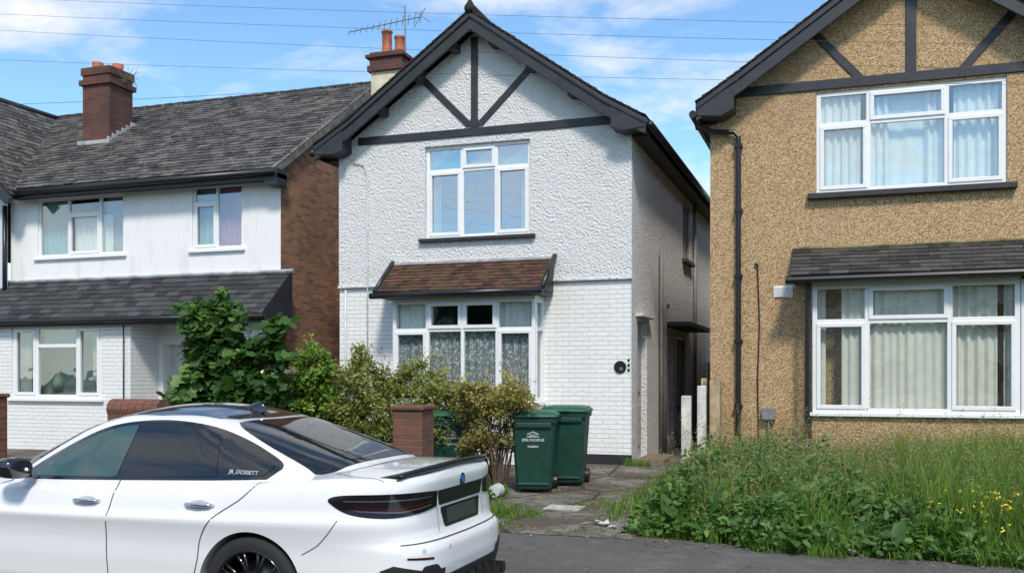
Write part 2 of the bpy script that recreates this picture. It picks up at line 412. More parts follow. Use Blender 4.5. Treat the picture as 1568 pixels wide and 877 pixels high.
m=MB(); m.box(CX1-.14,CX1-.10,18.3,19.2,.3,2.35,0); m.box(CX1-.14,CX1-.1,19.6,20.9,1.1,2.5,0); m.box(CX1-.14,CX1-.1,20.4,21.4,4.15,5.35,0)
for (a,b,z0,z1) in [(20.4,21.4,4.15,5.35),(19.6,20.9,1.1,2.5)]:
    m.box(CX1-.1,CX1-.03,a,a+.06,z0,z1,1);m.box(CX1-.1,CX1-.03,b-.06,b,z0,z1,1);m.box(CX1-.099,CX1-.031,a+.06,b-.06,z0,z0+.06,1);m.box(CX1-.099,CX1-.031,a+.06,b-.06,z1-.06,z1,1);m.box(CX1-.098,CX1-.032,(a+b)/2-.03,(a+b)/2+.03,z0+.06,z1-.06,1)
m.box(CX1-.02,CX1+.1,20.3,21.5,4.07,4.145,2); m.box(CX1-.02,CX1+.5,18.1,21.2,2.62,2.70,2); m.box(CX1-.02,CX1+.08,19.5,21.0,1.02,1.09,2)
m.box(CX1-.02,CX1+.12,15.55,16.65,2.66,2.71,3)
m.box(CX1,CX1+.06,18.22,18.3,.3,2.4,1); m.box(CX1,CX1+.06,19.2,19.28,.3,2.4,1)
m.obj('side_openings',[simple('brown_door',(.07,.045,.035),.5),simple('grey_frame',(.3,.27,.25),.6),SILLD,SIDE_RC],C,bevel=.005)
m=MB()
m.tube([(CX1+.06,17.55,.2),(CX1+.06,17.55,4.0)],.035); m.tube([(CX1+.05,17.9,.2),(CX1+.05,17.9,2.9),(CX1+.05,18.2,3.0)],.05)
m.tube([(CX1+.05,21.8,.2),(CX1+.05,21.8,5.5)],.04)
m.obj('side_pipes',simple('grey_pipe',(.20,.19,.185),.5),C,smooth=True)
AX=-5.87
prof=[(0,7.74),(2.25,6.14),(2.93,5.74)]
def roof_main(parent,AX,prof,y0,y1,tilemat,thick=.07,sides=(1,-1)):
    for sg in sides:
        m=MB()
        for i in range(len(prof)-1):
            p=[(AX+sg*prof[i][0],prof[i][1]-.02),(AX+sg*prof[i+1][0],prof[i+1][1]-.02),(AX+sg*prof[i+1][0],prof[i+1][1]-thick),(AX+sg*prof[i][0],prof[i][1]-thick)]
            m.prism(p,y0+.02,y1)
        m.obj('roof_slab',BLACK,parent,fix=True)
        for i in range(len(prof)-1):
            a,b=prof[i],prof[i+1]
            Vv=Vector((sg*(a[0]-b[0]),0,a[1]-b[1])); H=Vv.length
            tiles(parent,'roof_tiles',(AX+sg*b[0],y0,b[1]-.02),(0,1,0),Vv,y1-y0,H+(.02 if i else 0),tilemat,.24,.14)
roof_main(C,AX,prof,14.86,25.8,TILE_D)
def barge(parent,AX,prof,y0,y1,w=.26,gap=.065):
    m=MB()
    for sg in (1,-1):
        for i in range(len(prof)-1):
            a,b=prof[i],prof[i+1]
            p=[(AX+sg*a[0],a[1]-gap),(AX+sg*b[0],b[1]-gap),(AX+sg*b[0],b[1]-gap-w*(.85 if i else 1)),(AX+sg*a[0],a[1]-gap-w)]
            m.prism(p,y0-(.002 if sg>0 else 0)-(.001 if i else 0),y1)
            p=[(AX+sg*a[0],a[1]-gap+.01),(AX+sg*b[0],b[1]-gap+.01),(AX+sg*b[0],b[1]-gap-.06),(AX+sg*a[0],a[1]-gap-.06)]
            m.prism(p,y0-.03-(.002 if sg>0 else 0)-(.001 if i else 0),y0-.004)
    m.obj('barge_boards',BLACK,parent,fix=True,bevel=.006)
barge(C,AX,prof,14.90,14.95)
m=MB()
for sg in (1,-1):
    xb=AX+sg*2.93
    pts=[(AX+sg*2.38,5.95),(AX+sg*2.38,5.60),(AX+sg*2.55,5.53),(xb,5.56),(xb,5.70)]
    if sg<0: pts=pts[::-1]
    m.prism(pts,14.885,15.25)
    xs_=AX+sg*2.94
    m.box(min(AX+sg*2.6,xs_),max(AX+sg*2.6,xs_),15.26,25.7,5.5,5.56); m.box(min(xs_,xs_-sg*.03),max(xs_,xs_-sg*.03),14.9,25.7,5.5,5.70)
    for dd in (.35,1.0,1.7):
        xx=AX+sg*dd; zz=np.interp(dd,[p[0] for p in prof],[p[1] for p in prof])
        m.box(xx-.05,xx+.05,14.96,15.24,zz-.34,zz-.2)
m.obj('eaves_boxes',BLACK,C,bevel=.008,fix=True)
m=MB(); m.tube([(AX+3.0,14.9,5.60),(AX+3.0,25.7,5.60)],.06,10); m.tube([(AX-3.0,14.9,5.60),(AX-3.0,25.7,5.60)],.06,10)
m.obj('gutter',BLACKG,C,smooth=True)
m=MB(); m.tube([(AX,14.86,7.76),(AX,25.8,7.76)],.09,10)
m.lathe([(0.0,.30),(.012,.28),(.02,.2),(.035,.14),(.02,.1),(.05,.05),(.075,0),(.08,-.05)],'z',(AX-.02,14.95,7.83),16)
m.obj('ridge_and_finial',TILE_D,C,smooth=True)
m=MB(); y0,y1=CY-.055,CY-.028
m.box(-8.12,-3.55,y0,y1,5.74,5.875)
m.box(-5.985,-5.86,y0+.004,y1,5.875,7.4)
m.bar((-6.95,6.86),(-6.02,5.93),.115,y0+.008,y1); m.bar((-4.88,6.83),(-5.82,5.93),.115,y0+.010,y1)
m.prism([(-6.05,5.90),(-5.79,5.90),(-5.85,6.02),(-5.99,6.02)],y0+.001,y1)
m.obj('mock_timbers',BLACK,C,bevel=.006)
NETW=simple('net_curtain_white',(.78,.79,.77),.9,var=.08,bd=.003,bscale=80)
n=N('lace_curtain'); v=n.vec('UV'); vv=n.voro(v,20); q=n.voro(n.vec('UV'),55)
c=n.mix(n.ramp(vv,[(.28,1),(.46,.12)]),(.12,.13,.13),(.74,.76,.76)); c=n.mix(n.ramp(q,[(.4,0),(.6,.4)]),c,(.22,.24,.25)); LACE=n.set(c,.9)
GREYC=simple('grey_curtain',(.40,.41,.39),.9,var=.15,bd=.002)
PINKC=simple('pink_curtain',(.50,.20,.30),.9,var=.15,bd=.002)
TEALC=simple('teal_blind',(.28,.48,.48),.9,var=.1,bd=.002)
x0,x1,z0,z1=W1
window(C,x0,x1,z0,z1,CY+.04,[-6.18,-5.56],[5.2,5.2,5.2],openers=[(0,0),(2,0),(1,1)],glass=GLASSR,fw=.06,
  curtains=[(x0,x1,5.2,z1,TEALC,.004,.5),(x0,-6.62,z0,5.2,GREYC,.02,.1),(-5.15,x1,z0,5.2,GREYC,.02,.1)],name='upper_window')
m=MB(); m.box(-6.93,-4.84,CY-.12,CY+.08,3.975,4.035); m.obj('upper_sill',SILLD,C,bevel=.01)
BY=14.8
m=MB(); m.box(-7.25,-4.70,BY+.02,CY-.002,.1,1.21); m.obj('bay_base',WHITE_BR,C)
m=MB(); m.box(-7.29,-4.66,BY-.04,CY-.001,1.21,1.27); m.box(-7.24,-4.70,BY+.0,CY-.001,2.95,3.05); m.box(-7.24,-7.19,BY+.08,CY-.001,1.27,2.95); m.obj('bay_trim',UPVC,C,bevel=.008)
lace=[(-7.18,-4.80,1.27,2.44,LACE,.012,.13),(-7.18,-6.55,2.42,2.95,NETW,.015,.1),(-5.4,-4.80,2.42,2.95,NETW,.015,.1)]
window(C,-7.24,-4.71,1.27,2.95,BY+.01,[-6.60,-5.97,-5.36],[2.45]*4,openers=[(1,1),(2,1),(0,0),(3,0)],glass=GLASS,fw=.06,curtains=lace,name='bay_window',room=1.3,e=0,rs=False)
m=MB(); g=MB()
X=-4.705
for a,b in ((BY+.076,BY+.12),(CY-.06,CY-.003)): m.box(X-.06,X+.001,a,b,1.27,2.95)
for z in (1.27,2.42,2.885): m.box(X-.058,X,BY+.12,CY-.06,z,z+.06)
g.add([(X-.03,BY+.07,1.27),(X-.03,CY-.01,1.27),(X-.03,CY-.01,2.945),(X-.03,BY+.07,2.945)],[(0,1,2,3)])
m.obj('bay_side_frame',UPVC,C,bevel=.005); g.obj('bay_side_glass',GLASS,C)
m=MB(); m.add([(X-.08,BY+.12,1.27),(X-.08,CY-.01,1.27),(X-.08,CY-.01,2.945),(X-.08,BY+.12,2.945)],[(0,1,2,3)]); m.obj('bay_side_curtain',GREYC,C)
Ob=(-7.45,14.55,3.07); Vb=Vector((0,.70,.54)); Hb=Vb.length
tiles(C,'bay_roof_tiles',Ob,(1,0,0),Vb,2.93,Hb,TILE_M,.165,.1,None,.012,.008)
m=MB(); m.prism([(-7.40,2.98),(-4.56,2.98),(-4.56,3.06),(-7.40,3.06)],14.60,CY-.05)
m.add([(-4.53,14.56,3.05),(-4.53,CY-.04,3.05),(-4.53,CY-.04,3.60)],[(0,1,2)])
m.add([(-7.43,14.56,3.05),(-7.43,CY-.04,3.05),(-7.43,CY-.04,3.60)],[(2,1,0)])
m.obj('bay_roof_underside',BLACK,C,bevel=.005)
m=MB()
m.tube([(-7.52,14.53,3.02),(-4.50,14.53,3.04)],.055,10); m.tube([(-4.51,14.55,3.09),(-4.51,CY-.03,3.66)],.045,8); m.tube([(-7.45,14.55,3.09),(-7.45,CY-.03,3.66)],.04,8)
m.obj('bay_gutter',BLACKG,C,smooth=True)
m=MB(); m.box(-7.45,-4.53,CY-.06,CY-.031,3.60,3.65); m.obj('bay_flashing',LEAD,C)
m=MB()
m.tube([(-8.22,CY-.06,5.45),(-8.0,CY-.06,5.4),(-7.93,CY-.06,5.2),(-7.93,CY-.06,3.5),(-7.93,CY-.05,1.2)],.012,6)
m.tube([(-8.37,CY-.04,.5),(-8.37,CY-.04,3.2)],.018,6)
m.obj('wall_cable',simple('painted_pipe',(.6,.6,.6),.5),C,smooth=True)
m=MB(); m.lathe([(0,-.03),(.09,-.03),(.1,-.02),(.1,0)],'y',(-3.42,CY-.0,1.83),28,0); m.lathe([(0,-.035),(.03,-.034),(.03,-.03)],'y',(-3.40,CY,1.80),20,1)
for k in range(3): m.box(-3.30,-3.265,CY-.012,CY,1.76+k*.08,1.80+k*.08,0)
m.obj('house_number_plaque',[BLACKG,simple('plaque_motif',(.25,.12,.10),.4)],C)
m=MB(); m.box(-8.78,-8.13,17.0,17.6,5.4,7.62,1); m.box(-8.84,-8.07,16.94,17.66,7.62,7.74,0); m.box(-8.80,-8.11,16.97,17.63,7.74,8.0,0); m.box(-8.87,-8.04,16.92,17.68,7.88,7.95,0)
m.obj('chimney_stack',[BRICKC,CREAM],C,bevel=.01)
m=MB()
for xx,hh in ((-8.58,.5),(-8.30,.36)): m.lathe([(0,-.05),(.13,-.05),(.12,.05),(.10,.1),(.095,hh-.05),(.115,hh-.03),(.115,hh),(.08,hh),(.08,hh-.2)],'z',(xx,17.3,8.0),20)
m.obj('chimney_pots',TERRA,C,smooth=True)
m=MB(); m.tube([(-8.12,17.2,7.6),(-8.12,17.15,8.9)],.014,6); b0=Vector((-9.2,16.9,8.42)); b1=Vector((-7.85,17.3,8.70))
m.tube([b0,b1],.010,5)
for k in range(13):
    p=b0.lerp(b1,k/12); L_=.10+.06*k/12; m.tube([p+Vector((.04,-.12,-L_)) ,p+Vector((-.04,.12,L_))],.007,4)
m.tube([b1+Vector((-.15,0,-.2)),b1+Vector((.1,0,.16))],.007,4); m.tube([b1+Vector((-.1,0,.1)),b1+Vector((.2,0,-.12))],.006,4)
m.obj('tv_antenna',METAL,C)

# ------------------------------------------------------------------ tan house (right)
T=root('pebbledash_house',(.91,15.28,.24))
TX0,TX1=-1.99,3.81
wall(T,'front_wall',TX0,TX1,.1,6.0,[(-.41,2.18,4.43,5.95)],front(CY),TAN,.09)
m=MB(); m.prism([(TX0,6.0),(TX1,6.0),(TX1,6.01),(.91,7.65),(TX0,6.01)],CY,CY+.2); m.obj('gable_wall',TAN,T)
m=MB()
m.add([(TX0,CY,.1),(TX0,25.5,.1),(TX0,25.5,5.7),(TX0,CY,5.7)],[(3,2,1,0)]); m.add([(TX1,CY,.1),(TX1,25.5,.1),(TX1,25.5,5.7),(TX1,CY,5.7)],[(0,1,2,3)])
m.add([(TX0,25.5,.1),(TX1,25.5,.1),(TX1,25.5,5.8),(.91,25.5,7.6),(TX0,25.5,5.8)],[(4,3,2,1,0)]); m.obj('side_walls',TAN,T)
profT=[(0,7.94),(2.4,6.30),(3.07,5.87)]
roof_main(T,.91,profT,14.86,25.8,TILE_D)
barge(T,.91,profT,14.90,14.95,.27)
m=MB()
for sg in (1,-1):
    xb=.91+sg*3.06
    pts=[(.91+sg*2.5,6.08),(.91+sg*2.5,5.72),(.91+sg*2.7,5.62),(xb,5.66),(xb,5.84)]
    if sg<0: pts=pts[::-1]
    m.prism(pts,14.885,15.25)
    m.box(min(.91+sg*2.8,xb),max(.91+sg*2.8,xb),15.26,25.7,5.6,5.66); m.box(min(xb,xb-sg*.03),max(xb,xb-sg*.03),14.9,25.7,5.6,5.82)
m.obj('eaves_boxes',BLACK,T,bevel=.008,fix=True)
m=MB(); y0,y1=CY-.03,CY+.01
m.box(-1.62,3.5,y0,y1,5.985,6.13); m.box(.84,.985,y0+.004,y1,6.13,7.6)
m.bar((-.45,6.86),(.22,6.10),.12,y0+.008,y1); m.bar((2.27,6.86),(1.60,6.10),.12,y0+.008,y1)
m.obj('mock_timbers',BLACK,T,bevel=.006)
m=MB(); m.tube([(-2.2,14.86,5.68),(-2.2,25.5,5.68)],.06,10)
m.tube([(-2.17,14.95,5.63),(-2.15,15.0,5.5),(-1.9,15.18,5.46),(-1.62,15.2,5.44),(-1.55,15.2,5.36),(-1.55,15.2,.5)],.04,10)
for z in (5.2,4.2,3.2,2.2,1.2): m.box(-1.61,-1.49,15.15,15.27,z,z+.05)
m.tube([(-.52,14.86,3.1),(-.52,14.86,.5)],.035,10)
m.tube([(-.82,14.62,3.08),(2.95,14.62,3.10)],.055,10)
m.obj('gutters_and_downpipes',BLACKG,T)
m=MB(); m.tube([(-1.27,15.26,3.35),(-1.24,15.26,2.5),(-1.27,15.26,1.6),(-1.25,15.26,.6)],.010,6); m.tube([(-1.3,15.24,3.42),(-1.25,15.24,3.38)],.025,6)
m.obj('wall_cable',BLACKG,T)
m=MB(); m.box(-1.03,-.75,15.262,15.279,2.88,3.06)
for k in range(5): m.box(-1.01,-.77,15.250,15.263,2.895+k*.032,2.91+k*.032)
m.obj('air_vent',UPVC,T)
m=MB(); m.box(-1.2,-1.0,15.15,15.279,1.02,1.2); m.tube([(-1.1,15.2,1.02),(-1.1,15.2,.4)],.02,6); m.obj('meter_box',simple('grey_box',(.2,.21,.22),.5),T,bevel=.01)
window(T,-.41,2.18,4.43,5.95,CY+.03,[.33,1.394],[5.46,5.46,5.46],openers=[(0,0),(2,0),(1,1)],glass=GLASSM,fw=.065,
  curtains=[(-.41,.22,4.43,5.9,NETW,.03,.12),(.36,.62,4.43,5.9,NETW,.03,.1),(1.1,1.38,4.43,5.9,NETW,.03,.1),(1.5,2.18,4.43,5.9,NETW,.03,.12),(.55,1.2,4.43,5.9,NETW,.008,.3)],name='upper_window',cd=.10)
m=MB(); m.box(-.53,2.30,CY-.12,CY+.06,4.34,4.425); m.obj('upper_sill',SILLD,T,bevel=.01)
TB=14.9
m=MB(); m.box(-.46,3.0,TB+.02,CY-.002,.1,1.10); m.obj('bay_base',TAN,T)
m=MB(); m.box(-.50,2.36,TB-.05,CY-.003,1.10,1.15); m.box(-.46,2.3,TB+.002,CY-.003,3.03,3.1); m.box(2.30,2.34,TB,CY-.003,1.15,3.03); m.box(-.46,-.40,TB+.07,CY-.003,1.15,3.03); m.obj('bay_trim',UPVC,T,bevel=.006)
m=MB(); m.box(2.341,3.0,TB+.02,CY-.003,1.12,3.1); m.obj('bay_pier',TAN,T)
BL=simple('vertical_blind',(.70,.66,.58),.9,var=.08,bd=.001)
window(T,-.455,2.29,1.15,3.03,TB,[.304,1.40],[2.48]*3,openers=[(0,0),(2,0),(1,1)],glass=GLASS,fw=.07,curtains=[(-.05,.30,1.15,3.0,BL,.02,.115),(.33,1.38,1.15,3.0,BL,.014,.115),(1.43,2.02,1.15,3.0,BL,.022,.115),(2.1,2.25,1.15,3.0,BL,.022,.115),(-.38,-.27,1.15,3.0,BL,.01,.08)],name='bay_window',room=1.2,e=0,rs=False,cd=.10)
Vt=Vector((0,.66,.46)); tiles(T,'bay_roof_tiles',(-.75,14.62,3.13),(1,0,0),Vt,3.75,Vt.length,TILE_T,.27,.11,None,.016,.006)
m=MB(); m.prism([(-.72,3.06),(2.98,3.06),(2.98,3.12),(-.72,3.12)],14.68,CY-.01)
m.add([(-.73,14.64,3.1),(-.73,CY-.01,3.1),(-.73,CY-.01,3.56)],[(2,1,0)])
m.obj('bay_roof_underside',BLACK,T,bevel=.005)
m=MB(); m.tube([(-.75+.18*k,15.235,3.60+random.uniform(-.012,.012)) for k in range(22)],.028,6); m.obj('bay_moss_flashing',simple('moss',(.12,.12,.06),1,var=.4,bd=.02,bscale=30),T)

# ------------------------------------------------------------------ left house
L=root('terraced_house',(-13.2,15.7,.24))
LX1=-9.99; LY=15.7
Wa=(-15.78,-13.59,4.12,5.33); Wb=(-11.97,-10.82,4.12,5.36)
wall(L,'upper_front_wall',-16.5,LX1,3.55,5.5,[Wa,Wb],front(LY),WHITE_SM,.08)
wall(L,'lower_front_wall',-16.5,LX1,.1,3.55,[(-12.65,-11.75,.2,2.3)],front(LY+.001),WHITE_SM,.3)
m=MB(); m.box(-12.65,-11.75,LY+.25,LY+.3,.2,2.3); m.obj('front_door',simple('white_door',(.6,.6,.58),.4),L)
window(L,*Wa,LY+.03,[-15.0,-14.2],[None,4.98,None],openers=[(1,0)],glass=GLASSM,curtains=[(-15.78,-15.1,4.12,5.33,TEALC,.015,.12),(-14.98,-14.0,4.12,4.95,NETW,.02,.14),(-14.15,-13.59,4.12,5.3,GREYC,.015,.1)],name='upper_window')
window(L,*Wb,LY+.03,[-11.42],[5.02,None],openers=[(0,0)],glass=GLASSM,curtains=[(-11.4,-10.82,4.12,5.3,PINKC,.01,.15),(-11.97,-11.42,4.12,5.3,GREYC,.01,.15)],name='upper_window')
m=MB(); m.box(-15.85,-13.52,LY-.06,LY+.06,4.06,4.115); m.box(-12.03,-10.76,LY-.06,LY+.06,4.06,4.115); m.obj('upper_sills',UPVC,L,bevel=.008)
m=MB(); m.add([(LX1,LY,.1),(LX1,23.3,.1),(LX1,23.3,5.6),(LX1,19.5,8.15),(LX1,LY,5.6)],[(0,1,2,3,4)]); m.obj('brick_gable_wall',BRICK,L)
m=MB(); m.box(LX1-.01,LX1+.03,15.72,20.5,1.72,1.80); m.obj('gable_band',CONC,L)
LO=(-18.92,15.33,5.47); Vl=Vector((0,4.17,2.75)); Hl=Vl.length
RX=-9.9
def keepL(u,v):
    x=-18.92+u; t=v/Hl; z=5.47+2.75*t
    return z > 8.17-.95*(x+18.92)-.05
tiles(L,'roof_tiles',LO,(1,0,0),Vl,RX+18.92,Hl,TILE_L,.26,.17,keepL,.018,.010)
m=MB()
m.add([(-16.1,15.35,5.44),(RX,15.35,5.44),(RX,19.5,8.18),(-18.92,19.5,8.18)],[(0,1,2,3)])
m.add([(-18.92,19.5,8.18),(RX,19.5,8.18),(RX,23.6,5.4),(-18.92,23.6,5.4)],[(0,1,2,3)]); m.obj('roof_deck',TILE_D,L)
m=MB()
for k in range(26): m.tube([(-18.9+k*.345,19.5,8.21+random.uniform(-.006,.006)),(-18.9+k*.345+.34,19.5,8.22)],.085,8)
m.obj('ridge_tiles',TILE_L,L,smooth=True)
m=MB(); a=Vector((RX+.02,15.3,5.44)); b=Vector((RX+.02,19.5,8.2))
m.add([a+Vector((0,0,.03)),b+Vector((0,0,.03)),b+Vector((0,0,-.12)),a+Vector((0,0,-.12))],[(0,3,2,1)])
m.add([a+Vector((.001,0,.05)),b+Vector((.001,0,.05)),b+Vector((-.07,0,.06)),a+Vector((-.07,0,.06))],[(0,1,2,3)])
m.obj('verge',simple('mortar_verge',(.16,.15,.14),.9,var=.5,bd=.01),L)
m=MB(); m.box(-16.3,RX+.05,15.36,15.7,5.33,5.42); m.box(-16.3,RX+.03,15.34,15.359,5.28,5.44); m.prism([(RX-.2,5.2),(RX+.05,5.2),(RX+.05,5.5),(RX-.2,5.4)],15.337,15.69)
m.obj('eaves_fascia',BLACK,L,bevel=.005)
m=MB(); m.tube([(-16.4,15.28,5.40),(RX+.05,15.28,5.42)],.06,10); m.obj('gutter',BLACKG,L,smooth=True)
m=MB(); m.box(-16.3,-15.55,17.5,18.25,6.3,8.45); m.box(-16.36,-15.49,17.44,18.31,8.22,8.34); m.box(-16.33,-15.52,17.47,18.28,8.45,8.62); m.obj('chimney_stack',BRICKC,L,bevel=.008)
m=MB(); m.box(-16.36,-15.48,17.40,17.5,6.80,6.95)
for k in range(6):
    y_=17.42+k*.15; m.box(-15.548,-15.52,y_,y_+.155,6.80+k*.098,7.02+k*.098)
m.obj('chimney_flashing',LEAD,L)
m=MB()
for xx,yy in ((-16.1,17.75),(-15.75,18.0)): m.lathe([(0,0),(.13,0),(.11,.1),(.13,.2),(.09,.2)],'z',(xx,yy,8.6),16)
m.obj('chimney_pots',TERRA,L,smooth=True)
m=MB(); random.seed(8)
for k in range(22):
    a=random.uniform(0,6.28); m.tube([(-15.5,17.9,8.3),(-15.4+.1*math.cos(a),17.9+.12*math.sin(a),8.45+random.uniform(-.1,.12)),(-15.38+.22*math.cos(a),17.9+.25*math.sin(a),8.4+random.uniform(-.2,.35))],.004,3,0)
m.obj('chimney_weeds',simple('dry_twigs',(.16,.17,.10),.9),L)
Vn=Vector((0,.95,.82)); tiles(L,'porch_roof_tiles',(-16.6,14.75,2.78),(1,0,0),Vn,6.85,Vn.length,m_tile('dark_slate_tiles',[(.03,.03,.032),(.05,.05,.052),(.08,.08,.08)],(.2,.2,.18),.66),.26,.15,None,.016,.006)
m=MB(); m.box(-16.6,-9.75,14.8,15.69,2.68,2.76); m.box(-16.6,-9.75,14.76,14.799,2.64,2.78)
m.add([(-9.74,14.72,2.66),(-9.74,15.7,2.66),(-9.74,15.7,3.66),(-9.74,14.72,2.82)],[(0,1,2,3)]); m.obj('porch_fascia',BLACK,L,bevel=.004)
m=MB(); m.tube([(-16.5,14.70,2.74),(-9.7,14.70,2.74)],.055,10); m.tube([(-12.86,14.84,2.7),(-12.86,14.84,.2)],.012,6); m.obj('porch_gutter',BLACKG,L,smooth=True)
m=MB(); m.tube([(-16.6+.3*k,15.66,3.63+.01*(k%2)) for k in range(24)],.04,6); m.obj('porch_flashing',LEAD,L)
FY=14.9
wall(L,'bay_wall',-16.5,-12.75,.1,2.72,[(-15.63,-13.43,1.25,2.66)],front(FY),WHITE_BR,.06)
m=MB(); m.add([(-12.75,FY,.1),(-12.75,LY,.1),(-12.75,LY,2.72),(-12.75,FY,2.72)],[(0,1,2,3)]); m.add([(-16.5,FY,.1),(-16.5,LY,.1),(-16.5,LY,2.72),(-16.5,FY,2.72)],[(3,2,1,0)]); m.obj('bay_return',WHITE_BR,L)
m=MB(); m.box(-11.62,-9.98,FY+.3,LY,.1,2.7); m.obj('porch_wall',WHITE_BR,L)
window(L,-15.63,-13.43,1.25,2.66,FY+.02,[-15.02,-14.02],[None,2.27,None],openers=[(0,0),(2,0)],glass=GLASSM,fw=.07,curtains=[(-15.6,-15.25,1.3,2.6,GREYC,.02,.1),(-15.0,-14.1,2.3,2.62,GREYC,.015,.1),(-13.8,-13.45,1.6,2.6,GREYC,.02,.1)],name='bay_window')
m=MB(); m.box(-15.7,-13.36,FY-.07,FY+.05,1.19,1.245); m.obj('bay_sill',UPVC,L,bevel=.008)
m=MB()
for xx,zz,r in ((-15.2,1.45,.08),(-14.75,1.5,.11),(-13.7,1.5,.12)): m.lathe([(0,-.15),(r*.7,-.15),(r,0),(r*1.1,.05),(r*.6,.2),(0,.28)],'z',(xx,FY+.3,zz),12)
m.obj('windowsill_ornaments',simple('ornament',(.22,.28,.25),.5,var=.5),L,smooth=True)

F=root('gabled_house',(-18.92,15.55,.24))
GREYW=simple('grey_white_render',(.62,.63,.67),.85,var=.08,bd=.006,bscale=30)
wall(F,'front_wall',-22.4,-16.42,.1,5.3,[(-21,-19,3.9,5.2)],front(15.55),GREYW,.08)
m=MB(); m.prism([(-22.4,5.3),(-16.42,5.3),(-18.92,8.0)],15.55,15.7); m.obj('gable_wall',GREYW,F)
window(F,-21,-19,3.9,5.2,15.6,[-20],[4.8,4.8],name='upper_window')
Vw=Vector((-3.0,0,2.85)); Hw=Vw.length
tiles(F,'roof_tiles',(-15.92,15.15,5.32),(0,1,0),Vw,4.5,Hw,TILE_L,.26,.17,lambda u,v:(15.15+u)<15.35+4.17*max(0,(5.32+2.85*v/Hw-5.44)/2.75)+.12,.016,.007)
m=MB(); m.add([(-15.95,15.17,5.29),(-15.95,15.4,5.3),(-18.92,19.5,8.13),(-18.92,15.17,8.13)],[(0,1,2,3)]); m.add([(-18.92,15.17,8.13),(-18.92,23,8.13),(-22.6,23,4.9),(-22.6,15.17,4.9)],[(0,1,2,3)])
m.obj('roof_deck',TILE_D,F)
m=MB(); m.prism([(-15.88,5.28),(-18.92,8.16),(-18.92,7.9),(-16.05,5.15)],15.12,15.17); m.prism([(-18.92,8.16),(-22.6,4.9),(-22.6,4.64),(-18.92,7.9)],15.118,15.17); m.obj('barge_boards',BLACK,F,fix=True)
m=MB(); m.tube([(-15.98,15.32,5.46),(-18.9,19.48,8.2)],.035,6); m.obj('valley',LEAD,F)
m=MB(); m.tube([(-18.92,15.15,8.18),(-18.92,19.5,8.2)],.08,8); m.tube([(-16.45,15.5,5.2),(-16.45,15.5,2.9)],.045,8); m.obj('ridge_and_pipe',BLACKG,F,smooth=True)

# ------------------------------------------------------------------ walls, posts
def blk(name,x0,x1,y0,y1,z0,z1,mat,cop=None,bev=.01):
    r=root(name,((x0+x1)/2,(y0+y1)/2,z0)); m=MB(); m.box(x0,x1,y0,y1,z0,z1); m.obj('brickwork',mat,r,bevel=bev)
    if cop=='flat':
        m=MB(); m.box(x0-.03,x1+.03,y0-.03,y1+.03,z1+.001,z1+.06); m.obj('coping',mat,r,bevel=.02)
    if cop=='round':
        m=MB(); k=int((x1-x0)/.115)
        for i in range(k): m.tube([(x0+i*.115,(y0+y1)/2,z1+.0),(x0+i*.115+.108,(y0+y1)/2,z1+.0)],(y1-y0)/2+.02,12)
        m.obj('coping',mat,r)
    return r
blk('brick_pillar',-4.84,-4.48,9.9,10.24,.08,1.30,BRICKR,'flat')
blk('brick_garden_wall',-9.1,-8.2,10.2,10.42,.08,1.26,BRICKR,'round')
blk('brick_garden_wall',-8.2,-4.9,9.98,10.2,.08,.85,BRICKR,'flat')
blk('brick_pillar',-11.62,-11.25,10.3,10.65,.08,1.38,BRICKR,'flat')
for i,(x,y,h) in enumerate([(-2.04,13.2,1.42),(-2.04,14.7,1.54)]):
    r=root('fence_post',(x,y,.2)); m=MB(); m.box(x-.065,x+.065,y-.05,y+.05,.15,h); m.obj('post',POSTM,r,bevel=.015)
r=root('wooden_fence',(-2.0,15,.2)); m=MB()
for k in range(8): m.box(-2.06,-2.035,14.78+k*.06,14.835+k*.06,.2,1.65-.02*(k%3))
m.box(-1.95,-1.8,14.9,15.2,.2,1.62); m.obj('boards',WOOD,r,bevel=.003)
r=root('garden_gate',(-9.2,19,.2)); m=MB()
for k in range(11): m.box(-9.98+k*.13,-9.87+k*.13,19,19.03,.2,1.75)
m.box(-9.98,-8.52,18.96,19.0,1.72,1.8); m.box(-9.98,-8.52,18.96,19.0,1.0,1.1); m.obj('boards',GREENDOOR,r)
r=root('alley_gate',(-2.6,24,.2)); m=MB()
for k in range(9): m.box(-3.2+k*.135,-3.08+k*.135,24,24.03,.2,2.0)
m.obj('boards',WOOD,r)

